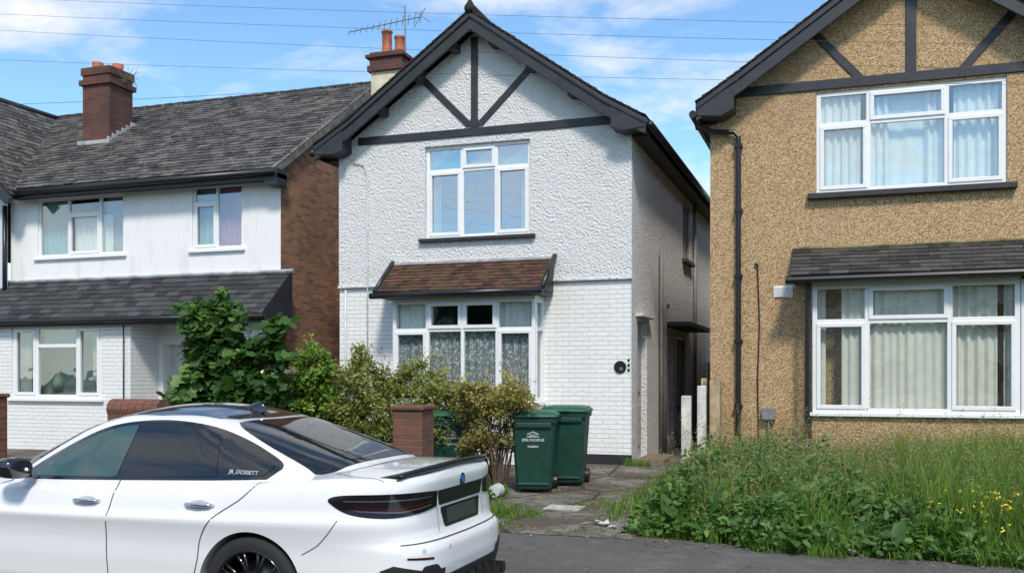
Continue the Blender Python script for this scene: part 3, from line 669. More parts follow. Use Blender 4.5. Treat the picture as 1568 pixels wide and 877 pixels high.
# ------------------------------------------------------------------ wheelie bins
BING=simple('dark_green_bin_plastic',(.008,.050,.034),.45,var=.25,bd=.0006,bscale=120)
BINL=simple('green_bin_lid_plastic',(.014,.09,.05),.4,var=.2,bd=.0006)
TXT=simple('white_print',(.60,.61,.59),.6,var=.1,bd=0)
def bin_(x,y,rz,s=1,text=True):
    r=root('wheelie_bin',(x,y,gz(y)+.022),rz); r.scale=(s,s,s)
    def O(mb,name,mat,**k):
        o=mb.raw(name,mat,None,**k); o.parent=r; return o
    m=MB()
    lv=[(.04,.20,.22),(.06,.225,.235),(.45,.25,.27),(.86,.275,.30),(.90,.28,.305),(.90,.30,.33),(.96,.302,.335)]
    def ring(w,d,z):
        c=.035; return [(-w+c,-d,z),(w-c,-d,z),(w,-d+c,z),(w,d-c,z),(w-c,d,z),(-w+c,d,z),(-w,d-c,z),(-w,-d+c,z)]
    vs=[];fs=[]
    for z,w,d in lv: vs+=ring(w,d,z)
    for i in range(len(lv)-1):
        for k in range(8): fs.append((i*8+k,i*8+(k+1)%8,(i+1)*8+(k+1)%8,(i+1)*8+k))
    fs.append(tuple(range(7,-1,-1))); m.add(vs,fs)
    m.box(-.2,.2,-.262,-.24,.10,.13); m.box(-.235,.235,-.335,-.30,.84,.9)
    m.box(-.2,.2,.22,.30,.14,.4)
    O(m,'body',BING,bevel=.008)
    m=MB()
    lv=[(.965,.315,.35),(.985,.32,.355),(1.0,.31,.345),(1.035,.27,.30),(1.05,.2,.22)]
    vs=[];fs=[]
    for z,w,d in lv: vs+=ring(w,d,z)
    for i in range(len(lv)-1):
        for k in range(8): fs.append((i*8+k,i*8+(k+1)%8,(i+1)*8+(k+1)%8,(i+1)*8+k))
    fs.append(tuple(range(7,-1,-1))); fs.append(tuple(len(vs)-8+k for k in range(8))); m.add(vs,fs)
    m.tube([(-.24,.37,1.0),(.24,.37,1.0)],.018,8)
    m.box(-.27,-.22,.32,.38,.9,1.0); m.box(.22,.27,.32,.38,.9,1.0); m.box(-.08,.08,-.375,-.34,.975,.995)
    O(m,'lid',BINL,bevel=.01)
    m=MB()
    for sx in (-1,1): m.tube([(sx*.21,.27,.1),(sx*.27,.27,.1)],.1,20)
    m.tube([(-.2,.27,.1),(.2,.27,.1)],.015,8)
    O(m,'wheels',BLACKG)
    if text:
        for t,z,sz in (('SPELTHORNE',.665,.048),('RUBBISH',.585,.036)):
            cu=bpy.data.curves.new('print','FONT'); cu.body=t; cu.size=sz; cu.align_x='CENTER'; cu.extrude=.0005; cu.offset=.0008
            o=bpy.data.objects.new('print_'+t.lower(),cu); S.collection.objects.link(o); o.data.materials.append(TXT)
            o.parent=r; o.location=(0,-.293+(.66-z)*.07,z); o.rotation_euler=(math.radians(94),0,0)
        m=MB()
        for k in range(5): m.bar((-.05+k*.02,.728),(-.05+k*.02+.02,.762-.006*abs(k-2)),.005,-.306,-.299)
        m.bar((-.075,.75),(0,.787),.009,-.306,-.299); m.bar((0,.787),(.075,.75),.009,-.3055,-.299); m.bar((-.08,.722),(.08,.722),.008,-.305,-.297)
        O(m,'print_logo',TXT,fix=True)
    return r
bin_(-3.82,12.02,math.radians(12),1.0)
bin_(-3.60,12.75,math.radians(8),1.03,False)
bin_(-5.02,12.2,math.radians(10),.98)

# ------------------------------------------------------------------ foliage
def instmesh(name,tv,tf,pos,R,scl,rnd,mat):
    N_=len(pos); tv=np.array(tv,float); k=len(tv)
    P=np.einsum('nij,kj->nki',R,tv)*scl[:,None,None]+pos[:,None,:]
    P=P.reshape(-1,3)
    tf=np.array(tf); F=(tf[None]+ (np.arange(N_)*k)[:,None,None]).reshape(-1,tf.shape[1])
    me=bpy.data.meshes.new(name); me.vertices.add(len(P)); me.vertices.foreach_set('co',P.ravel())
    nf=len(F); w=F.shape[1]; me.loops.add(nf*w); me.loops.foreach_set('vertex_index',F.ravel().astype(np.int32))
    me.polygons.add(nf); me.polygons.foreach_set('loop_start',np.arange(0,nf*w,w,dtype=np.int32))
    me.update(calc_edges=True); me.validate()
    a=me.attributes.new('rnd','FLOAT','POINT'); a.data.foreach_set('value',np.repeat(rnd,k).astype(np.float32))
    me.materials.append(mat); return me
def randrot(n,up=.5,fb=0.):
    nrm=rng.normal(size=(n,3)); nrm[:,2]=np.abs(nrm[:,2])+up; nrm[:,1]-=fb; nrm/=np.linalg.norm(nrm,axis=1)[:,None]
    a=rng.normal(size=(n,3)); x=a-(a*nrm).sum(1)[:,None]*nrm; x/=np.linalg.norm(x,axis=1)[:,None]
    y=np.cross(nrm,x); return np.stack([x,y,nrm],axis=2)
LEAF_V=[(0,0,0),(.3,.26,.05),(.3,0,-.02),(.3,-.26,.05),(.7,.2,.02),(.7,0,-.05),(.7,-.2,.02),(1,0,-.1)]
LEAF_F=[(0,2,1),(0,3,2),(1,2,4),(2,5,4),(2,3,5),(3,6,5),(4,5,7),(5,6,7)]
LEAF_BIG=[(0,0,0),(.15,.35,.05),(.35,.5,.0),(.35,.0,-.03),(.6,.22,.02),(.75,.38,-.03),(1,0,-.12),(.75,-.38,-.03),(.6,-.22,.02),(.35,-.5,0),(.15,-.35,.05)]
LEAF_BF=[(0,3,1),(1,3,2),(2,3,4),(4,3,6),(5,4,6),(6,3,8),(7,6,8),(8,3,9),(9,3,10),(10,3,0)]
SMALL_V=[(0,0,0),(.5,.28,.05),(1,0,-.05),(.5,-.28,.05)]
SMALL_F=[(0,2,1),(0,3,2)]
def clumps(center,rad,K,n,cr,shell=.75,zmin=None):
    c=np.array(center);r=np.array(rad)
    d=rng.normal(size=(K,3)); d/=np.linalg.norm(d,axis=1)[:,None]
    rr=(shell+(1-shell)*rng.random(K))*rng.choice([1,1,1,.6,.8,1.12],K)
    cc=c+d*rr[:,None]*r
    sz=cr*rng.uniform(.6,1.35,K)
    idx=rng.integers(0,K,n)
    off=rng.normal(size=(n,3)); off/=np.linalg.norm(off,axis=1)[:,None]; off*=(rng.random(n)**.45)[:,None]
    p=cc[idx]+off*sz[idx][:,None]*np.array([1,1,.75])
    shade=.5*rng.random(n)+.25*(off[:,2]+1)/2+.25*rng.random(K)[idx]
    if zmin is not None: k=p[:,2]>zmin; p=p[k];shade=shade[k]
    return p,shade,cc
def bush(name,specs,mat,size,tv=LEAF_V,tf=LEAF_F,stems=None,up=.5,barkr=.02,shoots=0,fb=.5):
    r=root(name,stems[0] if stems else specs[0]['c']); P=[];Sx=[];CC=[]
    for s in specs:
        p,sh,cc=clumps(s['c'],s['r'],s['K'],s['n'],s['cr'],zmin=s.get('zmin'),shell=s.get('shell',.6)); P.append(p);Sx.append(sh);CC.append(cc)
    m=MB()
    if stems:
        for cc in CC:
            for e_ in cc:
                st=Vector(random.choice(stems)); e=Vector(e_); mid=st.lerp(e,.5)+Vector((random.uniform(-.08,.08),random.uniform(-.08,.08),.1))
                m.tube([st,st.lerp(mid,.5)+Vector((random.uniform(-.03,.03),0,0)),mid,e],barkr,5,0,barkr*.3)
    allc=np.concatenate(CC); zc=np.median(allc[:,2]); ctr=np.array(specs[0]['c'])
    for k in range(shoots):
        b=allc[rng.integers(len(allc))]
        if b[2]<zc: b=b+np.array([0,0,.15])
        d=np.array([rng.normal()*.45,rng.normal()*.3,1.0])+(b-ctr)*.5; d/=np.linalg.norm(d); ln=rng.uniform(.18,.42)
        e=b+d*ln; m.tube([tuple(b),tuple((b+e)/2),tuple(e)],.004,4,0,.002)
        t=rng.random(26); pp=b+np.outer(t,d*ln)+rng.normal(size=(26,3))*.022; P.append(pp); Sx.append(.4+.6*t)
    P=np.concatenate(P);Sx=np.concatenate(Sx)
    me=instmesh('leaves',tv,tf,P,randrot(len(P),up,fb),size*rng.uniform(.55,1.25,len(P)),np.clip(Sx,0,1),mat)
    o=bpy.data.objects.new('leaves',me); S.collection.objects.link(o); reparent(o,r)
    if m.v: m.obj('branches',BARK,r)
    return r
BARK=simple('bark',(.10,.075,.05),.9,var=.4,bd=.01)
LF1=m_leaf('deep_green_leaf',(.018,.050,.012),(.05,.125,.025),(.15,.25,.06))
LF2=m_leaf('conifer_green_leaf',(.045,.10,.014),(.13,.24,.03),(.30,.42,.07))
LF3=m_leaf('privet_leaf',(.05,.065,.015),(.17,.21,.04),(.42,.41,.12))
LF4=m_leaf('variegated_leaf',(.07,.07,.02),(.22,.20,.045),(.50,.44,.14))
LF5=m_leaf('weed_leaf',(.022,.06,.014),(.07,.16,.03),(.18,.31,.065))
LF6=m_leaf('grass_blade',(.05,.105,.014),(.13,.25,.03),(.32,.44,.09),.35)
LF7=m_leaf('seed_head',(.18,.15,.07),(.30,.26,.12),(.42,.37,.20))
bush('broadleaf_shrub',[dict(c=(-8.2,11.5,1.35),r=(.85,.6,1.0),K=60,n=3600,cr=.28),dict(c=(-8.4,11.45,2.1),r=(.5,.4,.70),K=22,n=900,cr=.22),dict(c=(-7.45,11.5,2.0),r=(.18,.2,.85),K=12,n=420,cr=.16)],
     LF1,.17,LEAF_BIG,LEAF_BF,stems=[(-8.2,11.5,.1),(-8.0,11.55,.1),(-8.4,11.5,.1)],up=.8,shoots=10)
bush('conifer_shrub',[dict(c=(-7.3,12.0,1.15),r=(.65,.45,.75),K=60,n=11000,cr=.2),dict(c=(-7.1,12,1.75),r=(.33,.25,.42),K=18,n=2600,cr=.13)],LF2,.07,stems=[(-7.4,12,.1)],up=.4,shoots=30)
bush('privet_hedge',[dict(c=(-6.2,12.1,1.1),r=(.75,.5,.75),K=75,n=15000,cr=.19),dict(c=(-5.25,12.3,1.08),r=(.65,.45,.66),K=60,n=11000,cr=.18),dict(c=(-6.4,12.1,1.75),r=(.35,.25,.28),K=14,n=1500,cr=.11),dict(c=(-5.6,12.3,1.62),r=(.45,.25,.26),K=14,n=1600,cr=.11)],LF3,.055,SMALL_V,SMALL_F,stems=[(-6.2,12.1,.1),(-5.4,12.3,.1)],up=.3,barkr=.012,shoots=90)
bush('variegated_bush',[dict(c=(-4.3,11.8,1.38),r=(.55,.42,.25),K=44,n=7500,cr=.15),dict(c=(-4.42,11.8,1.02),r=(.42,.35,.38),K=22,n=3200,cr=.13)],LF4,.05,SMALL_V,SMALL_F,stems=[(-4.25,11.7,.1),(-4.35,11.9,.1),(-4.2,11.8,.12)],up=.3,barkr=.011,shoots=26)
bush('driveway_weeds',[dict(c=(-4.45,11.2,.28),r=(.45,.45,.22),K=30,n=2600,cr=.12,zmin=.14)],LF5,.07,up=.3)

def blades(name,n,area,h0,h1,mat,w=.007,hfun=None,lean=.35,root_=None):
    x0,x1,y0,y1=area
    x=rng.uniform(x0,x1,n); y=rng.uniform(y0,y1,n)
    cl=np.sin(x*5.1+1.3*np.sin(y*3))*np.cos(y*4.3+x)*.5+.5
    h=(h0+(h1-h0)*rng.random(n)**1.2)*(.6+.5*cl)
    if hfun is not None:
        f=hfun(x,y); k=f>0.02; x,y,h,cl=x[k],y[k],h[k]*f[k],cl[k]; n=len(x)
    z=np.array([gz(a) for a in y])
    az=rng.uniform(0,6.283,n); ln=rng.uniform(.05,lean,n)*h
    dx,dy=np.cos(az)*ln,np.sin(az)*ln; ta=rng.uniform(0,6.283,n); px,py=-np.sin(ta)*w,np.cos(ta)*w
    B=np.stack([x,y,z],1); Wd=np.stack([px,py,0*px],1)
    M1=B+np.stack([dx*.3,dy*.3,h*.55],1); Tt=B+np.stack([dx*1.4,dy*1.4,h],1)
    V=np.stack([B-Wd,B+Wd,M1+Wd*.8,M1-Wd*.8,Tt],1).reshape(-1,3)
    o4=(np.arange(n)*5)[:,None]
    tri=np.concatenate([o4+[0,1,2],o4+[0,2,3],o4+[3,2,4]],0)
    me=bpy.data.meshes.new(name); me.vertices.add(len(V)); me.vertices.foreach_set('co',V.ravel())
    nf=len(tri); me.loops.add(nf*3); me.loops.foreach_set('vertex_index',tri.ravel().astype(np.int32)); me.polygons.add(nf); me.polygons.foreach_set('loop_start',np.arange(0,nf*3,3,dtype=np.int32)); me.update(calc_edges=True)
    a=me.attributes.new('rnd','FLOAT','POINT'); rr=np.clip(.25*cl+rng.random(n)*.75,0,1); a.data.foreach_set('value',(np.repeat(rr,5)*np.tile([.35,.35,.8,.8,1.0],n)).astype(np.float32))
    me.materials.append(mat)
    o=bpy.data.objects.new(name,me); S.collection.objects.link(o)
    if root_: reparent(o,root_)
    return Tt
G=root('overgrown_grass',(0,11,.1))
def edge(x,y):
    fy=np.clip((y-(8.75+.12*np.sin(x*3)+.06*np.sin(x*11)+np.clip(-x*.28,0,.6)))/.7,0,1); fx=np.clip((x+2.05+.1*np.sin(y*4))/.35,0,1)
    return fx**.5*(.25+.75*fy)*(fy>0.02)
def leftonly(x,y): return edge(x,y)*np.where(x>.6,1.05,.78)
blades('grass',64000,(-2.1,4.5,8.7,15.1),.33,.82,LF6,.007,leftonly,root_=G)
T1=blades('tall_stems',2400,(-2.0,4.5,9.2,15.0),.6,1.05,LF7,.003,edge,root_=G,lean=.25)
N2=len(T1); rep=np.repeat(T1,9,0)+rng.normal(size=(N2*9,3))*np.array([.012,.012,.045])
me=instmesh('seed_heads',SMALL_V,SMALL_F,rep,randrot(len(rep),0),np.full(len(rep),.022),rng.random(len(rep)),LF7); o=bpy.data.objects.new('seed_heads',me); S.collection.objects.link(o); reparent(o,G)
def weeds(name,n,area,h,size,mat,fun,tv=LEAF_V,tf=LEAF_F):
    x=rng.uniform(area[0],area[1],n); y=rng.uniform(area[2],area[3],n); f=fun(x,y)
    nz=(np.sin(x*4.3+2)*np.cos(y*5.1)+1)*.5
    top=h*(.45+.55*nz)*f; kk=(f>.02)&(rng.random(n)<.35+.65*nz); x,y,top,nz=x[kk],y[kk],top[kk],nz[kk]
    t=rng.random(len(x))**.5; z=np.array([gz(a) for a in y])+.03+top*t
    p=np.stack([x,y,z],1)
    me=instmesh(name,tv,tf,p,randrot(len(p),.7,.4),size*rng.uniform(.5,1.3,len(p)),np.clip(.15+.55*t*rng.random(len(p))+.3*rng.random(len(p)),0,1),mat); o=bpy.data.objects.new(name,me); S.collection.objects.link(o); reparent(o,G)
weeds('broadleaf_weeds',12000,(-2.05,1.2,8.8,11.5),.58,.085,LF5,edge)
weeds('nettles',6000,(-2.05,-.2,10.5,14.5),.75,.07,LF5,edge)
weeds('low_weeds',9000,(.2,4.2,8.5,10),.32,.05,LF5,edge)
weeds('dock_leaves',320,(-1.9,1.0,8.9,10.4),.45,.26,LF5,edge)
YEL=simple('yellow_petal',(.85,.65,.02),.6,var=.1,bd=0)
fx=np.stack([rng.normal(1.35,.28,60),rng.normal(9.2,.2,60),rng.uniform(.42,.7,60)],1); fx=np.repeat(fx,5,0)+rng.normal(size=(300,3))*.008
me=instmesh('yellow_flowers',SMALL_V,SMALL_F,fx,randrot(300,1.5),np.full(300,.026),rng.random(300),YEL); o=bpy.data.objects.new('yellow_flowers',me); S.collection.objects.link(o); reparent(o,G)
G2=root('driveway_grass_tuft',(-3.4,10.2,.12))
def spot(cx,cy,r): return lambda x,y: np.clip(1-((x-cx)**2/r[0]**2+(y-cy)**2/r[1]**2),0,1)
blades('tuft_a',1500,(-4.0,-2.9,9.6,10.7),.10,.28,LF6,.006,spot(-3.5,10.15,(.5,.4)),root_=G2,lean=.9)
blades('tuft_a2',700,(-3.4,-2.3,10.6,11.5),.05,.18,LF6,.005,spot(-2.8,11.1,(.5,.3)),root_=G2,lean=.9)
blades('tuft_b',1400,(-5.2,-3.9,10.2,12.2),.15,.42,LF6,.006,spot(-4.5,11.2,(.6,.9)),root_=G2,lean=.6)
blades('tuft_c',900,(-2.5,-2.0,10.0,14.8),.08,.32,LF6,.006,None,root_=G2,lean=.7)
blades('tuft_d',260,(-3.3,-2.9,15.0,15.3),.1,.25,LF6,.005,None,root_=G2,lean=.7)
blades('tuft_e',1100,(-4.6,1.8,9.3,9.6),.03,.13,LF6,.004,lambda x,y:np.clip(np.sin(x*7)+.3,0,1),root_=G2,lean=.9)
blades('tuft_f',500,(-4.0,-2.4,11.5,15.0),.02,.10,LF6,.004,lambda x,y:np.clip(np.sin(x*5+y*2)*np.sin(y*4)-.3,0,1),root_=G2,lean=.9)
m=MB()
for (x,y,z,s) in [(-2.35,9.75,.15,.12),(-2.2,9.6,.15,.09),(-2.5,9.55,.15,.07),(.05,8.85,.14,.05)]:
    vs=[(x+random.uniform(-s,s),y+random.uniform(-s,s),z+random.uniform(0,.06)) for _ in range(6)]; m.add(vs,[(0,1,2),(0,2,3),(2,4,5),(0,4,3)])
m.obj('crumpled_paper_litter',simple('litter_paper',(.6,.6,.58),.8))
n_=2200; x=np.concatenate([rng.uniform(-2.4,-1.9,400)+rng.normal(size=400)*.08,rng.uniform(-5,2.5,700),rng.uniform(-5,-2,1100)]); y=np.concatenate([rng.uniform(9.3,15,400),9.35-.13*(x[400:1100]+3.4)+rng.normal(size=700)*.14-.1,rng.uniform(9.8,15,1100)])
z=np.array([gz(a) for a in y])+.032
me=instmesh('leaf_debris',SMALL_V,SMALL_F,np.stack([x,y,z],1),randrot(n_,3),rng.uniform(.012,.045,n_),rng.random(n_),m_leaf('dead_leaf',(.08,.06,.03),(.2,.15,.08),(.38,.33,.2),.1)); o=bpy.data.objects.new('leaf_debris',me); S.collection.objects.link(o)
r=root('paint_pot',(-4.12,11.35,gz(11.35))); m=MB(); m.lathe([(0,-.08),(.075,-.08),(.085,.08),(.08,.08),(.07,-.07),(0,-.07)],'y',(-4.10,11.3,gz(11.3)+.11),20); m.obj('pot',simple('white_pot',(.55,.57,.55),.4),r)

def tree(x,y,h):
    r=root('reflection_tree',(x,y,0)); m=MB(); m.tube([(x,y,0),(x+.1,y,h*.25),(x,y+.1,h*.5)],.18,8,0,.1)
    p,sh,cc=clumps((x,y,h*.65),(h*.3,h*.3,h*.35),40,3600,h*.1,shell=.5)
    for e in cc[:18]: m.tube([(x,y,h*.4),tuple((np.array((x,y,h*.45))+e)/2),tuple(e)],.07,5,0,.02)
    m.obj('trunk',BARK,r)
    me=instmesh('crown',LEAF_V,LEAF_F,p,randrot(len(p),.4),.32*rng.uniform(.6,1.2,len(p)),sh,LF1); o=bpy.data.objects.new('crown',me); S.collection.objects.link(o); reparent(o,r)
for x,y,h in [(-15.5,-11,7.6),(5,-16,7.5),(-3.5,-13,5.5),(-25,-10,7)]: tree(x,y,h)  # unseen trees behind the camera, added to reflect in windows and car
r=root('terraced_house',(-4,-14,0)); m=MB(); m.box(-28,22,-22,-14,0,5.2,0); m.prism([(-29,5.2),(23,5.2),(23,5.3),(-29,5.3)],-22.3,-13.7,1)  # unseen terrace opposite, added for reflections; walls kept pale to brighten them
m.add([(-29,-13.6,5.3),(23,-13.6,5.3),(23,-18,7.4),(-29,-18,7.4)],[(0,3,2,1)],1); m.add([(-29,-22.4,5.3),(23,-22.4,5.3),(23,-18,7.4),(-29,-18,7.4)],[(0,1,2,3)],1)
for k in range(12):
    for z in (.9,3.4): m.box(-27+k*4,-25.2+k*4,-13.99,-13.95,z,z+1.3,2); m.box(-26.9+k*4,-25.3+k*4,-13.949,-13.93,z+.1,z+1.2,3)
m.obj('reflection_terrace',[simple('pale_render',(.62,.60,.55),.9),TILE_D,UPVC,ROOM],r)

m=MB()
def wire(xl,zl,xr,zr,Y0,Y1,sag,r=.006,n=26):
    pts=[]
    for i in range(n+1):
        t=i/n; pts.append((xl+(xr-xl)*t,Y0+(Y1-Y0)*t,zl+(zr-zl)*t-sag*4*t*(1-t)))
    m.tube(pts,r,5)
for yl,yr in ((-25,12),(0,40),(25,78),(70,100)):
    zl=1.7+(574-yl)*.00786; zr=1.7+(574-yr)*.00544
    dl=(zl-zr)/11.0
    wire(-18,zl+dl*8.4,9,zr-dl*7.6,9,9,.2,.0018)
wire(-30,7.4,-9.9,8.15,12,19.4,.2,.005); wire(-30,6.6,-16.4,5.4,12,15.6,.2,.005)
m.obj('power_lines',WIRE)

# ------------------------------------------------------------------ car
CAR=root('parked_car',(-2.38,6.1,0.0),math.pi)
def cobj(mb,name,mat,**k):
    o=mb.raw(name,mat,None,**k); o.parent=CAR; return o
def it(x,t): return np.interp(x,[a for a,b in t],[b for a,b in t])
def outline(xr,xf,w,xcr,xcf,nr,nf,NP=150):
    th=np.linspace(0,math.pi/2,500)
    xa=xcr-(xcr-xr)*np.cos(th)**(2/nr); ya=w*np.sin(th)**(2/nr)
    xb=xcf+(xf-xcf)*np.sin(th)**(2/nf); yb=w*np.cos(th)**(2/nf)
    x=np.concatenate([xa,xb]);y=np.concatenate([ya,yb])
    s=np.concatenate([[0],np.cumsum(np.hypot(np.diff(x),np.diff(y)))]); q=np.linspace(0,s[-1],NP)
    return np.interp(q,s,x),np.interp(q,s,y)
def stack(levels,zfun,capz,bm,NP=150,M=14):
    L_=[]
    for (z,xr,xf,w,xcr,xcf,nr,nf) in levels:
        x,y=outline(xr,xf,w,xcr,xcf,nr,nf,NP); zz=zfun(z,x)
        ring=[(x[i],y[i],zz[i]) for i in range(NP)]+[(x[i],-y[i],zz[i]) for i in range(NP-2,0,-1)]
        L_.append([bm.verts.new(p) for p in ring])
    R_=len(L_[0])
    for a,b in zip(L_[:-1],L_[1:]):
        for i in range(R_):
            j=(i+1)%R_; bm.faces.new((a[i],a[j],b[j],b[i]))
    for ring,top in ((L_[0],False),(L_[-1],True)):
        rows=[]
        for i in range(1,NP-1):
            l=ring[i]; r_=ring[R_-i]; row=[l]
            for k in range(1,M):
                t=k/M; yy=l.co.y*(1-2*t)
                z=capz(l.co.x,yy,abs(l.co.y),l.co.z) if top else l.co.z
                row.append(bm.verts.new((l.co.x,yy,z)))
            row.append(r_); rows.append(row)
        for a,b in zip(rows[:-1],rows[1:]):
            for k in range(M): bm.faces.new((a[k],a[k+1],b[k+1],b[k]))
        for row,v in ((rows[0],ring[0]),(rows[-1],ring[NP-1])):
            for k in range(M): bm.faces.new((row[k],row[k+1],v))
Wt=[(.17,.80),(.20,.87),(.26,.905),(.35,.925),(.5,.930),(.62,.927),(.70,.936),(.765,.950),(.79,.948),(.83,.922),(.9,.905),(.95,.89),(.98,.872),(1.0,.84)]
XR=[(.17,.16),(.22,.10),(.30,.05),(.40,.015),(.50,.0),(.60,.003),(.64,.012),(.675,.065),(.72,.082),(.80,.092),(.90,.09),(.95,.078),(.98,.075),(1.0,.085)]
XF=[(.17,4.74),(.25,4.86),(.4,4.9),(.5,4.91),(.6,4.9),(.7,4.88),(.8,4.84),(.9,4.78),(1.0,4.6)]
ZS=[(0,1.06),(.2,1.065),(.6,1.06),(1.2,1.01),(2,.97),(3,.945),(3.6,.92),(4.2,.86),(4.6,.80),(4.91,.74)]
def zf(z,x):
    zs=it(x,ZS); return np.where(z<.7,z,.7+(z-.7)/.3*(zs-.7))
bm=bmesh.new()
lv=[(z,it(z,XR),it(z,XF),it(z,Wt),1.15,3.7,4.8,3.0) for z in (.17,.19,.22,.26,.30,.35,.42,.5,.56,.60,.63,.645,.66,.68,.72,.765,.785,.80,.83,.87,.91,.95,.975,.99,1.0)]
CR=[(0,.02),(.1,.03),(.25,.04),(.8,.05),(2,.05),(3.5,.07),(4.3,.09),(4.7,.03),(4.91,0)]
stack(lv,zf,lambda x,y,w,z: z+it(x,CR)*(1-(abs(y)/max(w,.01))**2.5),bm)
g_w=[(.85,.88),(.95,.865),(1.02,.83),(1.1,.79),(1.2,.735),(1.3,.68),(1.36,.645),(1.40,.60),(1.415,.56)]
g_r=[(.85,.50),(1.0,.50),(1.08,.56),(1.12,.63),(1.16,.75),(1.22,.93),(1.3,1.19),(1.36,1.40),(1.40,1.58),(1.415,1.66)]
g_f=[(.85,3.75),(.95,3.62),(1.0,3.52),(1.1,3.33),(1.2,3.12),(1.3,2.9),(1.37,2.7),(1.40,2.58),(1.415,2.5)]
lv=[(z,it(z,g_r),it(z,g_f),it(z,g_w),2.0,2.25,3.9,3.2) for z in (.85,.95,1.0,1.05,1.1,1.15,1.2,1.25,1.3,1.34,1.37,1.39,1.405,1.415)]
def rc(x,y,w,z):
    g=max(0,1-(abs(x-2.08)/.44)**2.2); return z+.085*g*(1-(abs(y)/max(w,.01))**2.2)
stack(lv,lambda z,x:z+0*x,rc,bm)
bmesh.ops.recalc_face_normals(bm,faces=bm.faces)
me=bpy.data.meshes.new('body'); bm.to_mesh(me); bm.free()
tmp=bpy.data.objects.new('body_tmp',me); S.collection.objects.link(tmp)
md=tmp.modifiers.new('r','REMESH'); md.mode='VOXEL'; md.voxel_size=.012
md=tmp.modifiers.new('s','SMOOTH'); md.factor=.5; md.iterations=6
cut=MB()
for cx in (1.14,4.08):
    for sg in (1,-1):
        a,b=(.62*sg,1.2*sg); cut.tube([(cx,min(a,b),.345),(cx,max(a,b),.345)],.378,64)
cme=bpy.data.meshes.new('cut'); cme.from_pydata(cut.v,[],cut.f)
cb=bmesh.new(); cb.from_mesh(cme); bmesh.ops.recalc_face_normals(cb,faces=cb.faces); cb.to_mesh(cme); cb.free()
co=bpy.data.objects.new('cut',cme); S.collection.objects.link(co)
dg=bpy.context.evaluated_depsgraph_get()
smooth_me=bpy.data.meshes.new_from_object(tmp.evaluated_get(dg))
bvh=BVHTree.FromPolygons([v.co for v in smooth_me.vertices],[tuple(p.vertices) for p in smooth_me.polygons])
md=tmp.modifiers.new('b','BOOLEAN'); md.object=co; md.operation='DIFFERENCE'; md.solver='EXACT'
dg=bpy.context.evaluated_depsgraph_get(); dg.update()
body=bpy.data.meshes.new_from_object(tmp.evaluated_get(dg))
bpy.data.objects.remove(tmp); bpy.data.objects.remove(co)
nn=N('white_car_paint'); PAINT=nn.set((.80,.80,.80),.28,0,None,.5,1.0)
nn=N('gloss_black'); GBLK=nn.set((.008,.008,.009),.12,0,None,.5,1.0)
nn=N('satin_black'); SBLK=nn.set((.010,.010,.011),.3,0,None,.4)
nn=N('matt_black_trim'); MBLK=nn.set((.015,.015,.016),.55)
nn=N('shut_line'); GAP=nn.set((.05,.05,.05),.8)
nn=N('car_glass'); CGL=nn.set((.010,.012,.014),.02,0,None,.9)
nn=N('car_glass_front'); CGF=nn.set((.04,.085,.08),.02,0,None,.9)
nn=N('tyre_rubber'); TYRE=nn.set((.018,.018,.018),.8)
nn=N('chrome'); CHR=nn.set((.75,.75,.76),.12,1.0)
nn=N('smoked_lens'); LENS=nn.set((.008,.007,.008),.08,0,None,.35)
nn=N('red_lens'); RED=nn.set((.05,.004,.006),.1,0,None,.4)
nn=N('lens_inner'); LIN=nn.set((.12,.12,.13),.15,.5)
nn=N('badge_blue'); BLUE=nn.set((.02,.12,.45),.3)
RECS=simple('sensor_recess_shade_grey',(.50,.50,.51),.4,bd=0)
body.materials.clear(); body.materials.append(PAINT); body.materials.append(MBLK)
for p in body.polygons:
    c=p.center; p.use_smooth=True; p.material_index=0
    for cx in (1.14,4.08):
        if math.hypot(c.x-cx,c.z-.345)<.3775 and abs(c.y)>.6 and abs(c.y)<.97 : p.material_index=1
        if abs(abs(c.y)-.62)<.02 and math.hypot(c.x-cx,c.z-.345)<.385: p.material_index=1
    if c.z<.19: p.material_index=1
bo=bpy.data.objects.new('body',body); S.collection.objects.link(bo); bo.parent=CAR
try: body.set_sharp_from_angle(angle=math.radians(50))
except Exception as ex: print(ex)

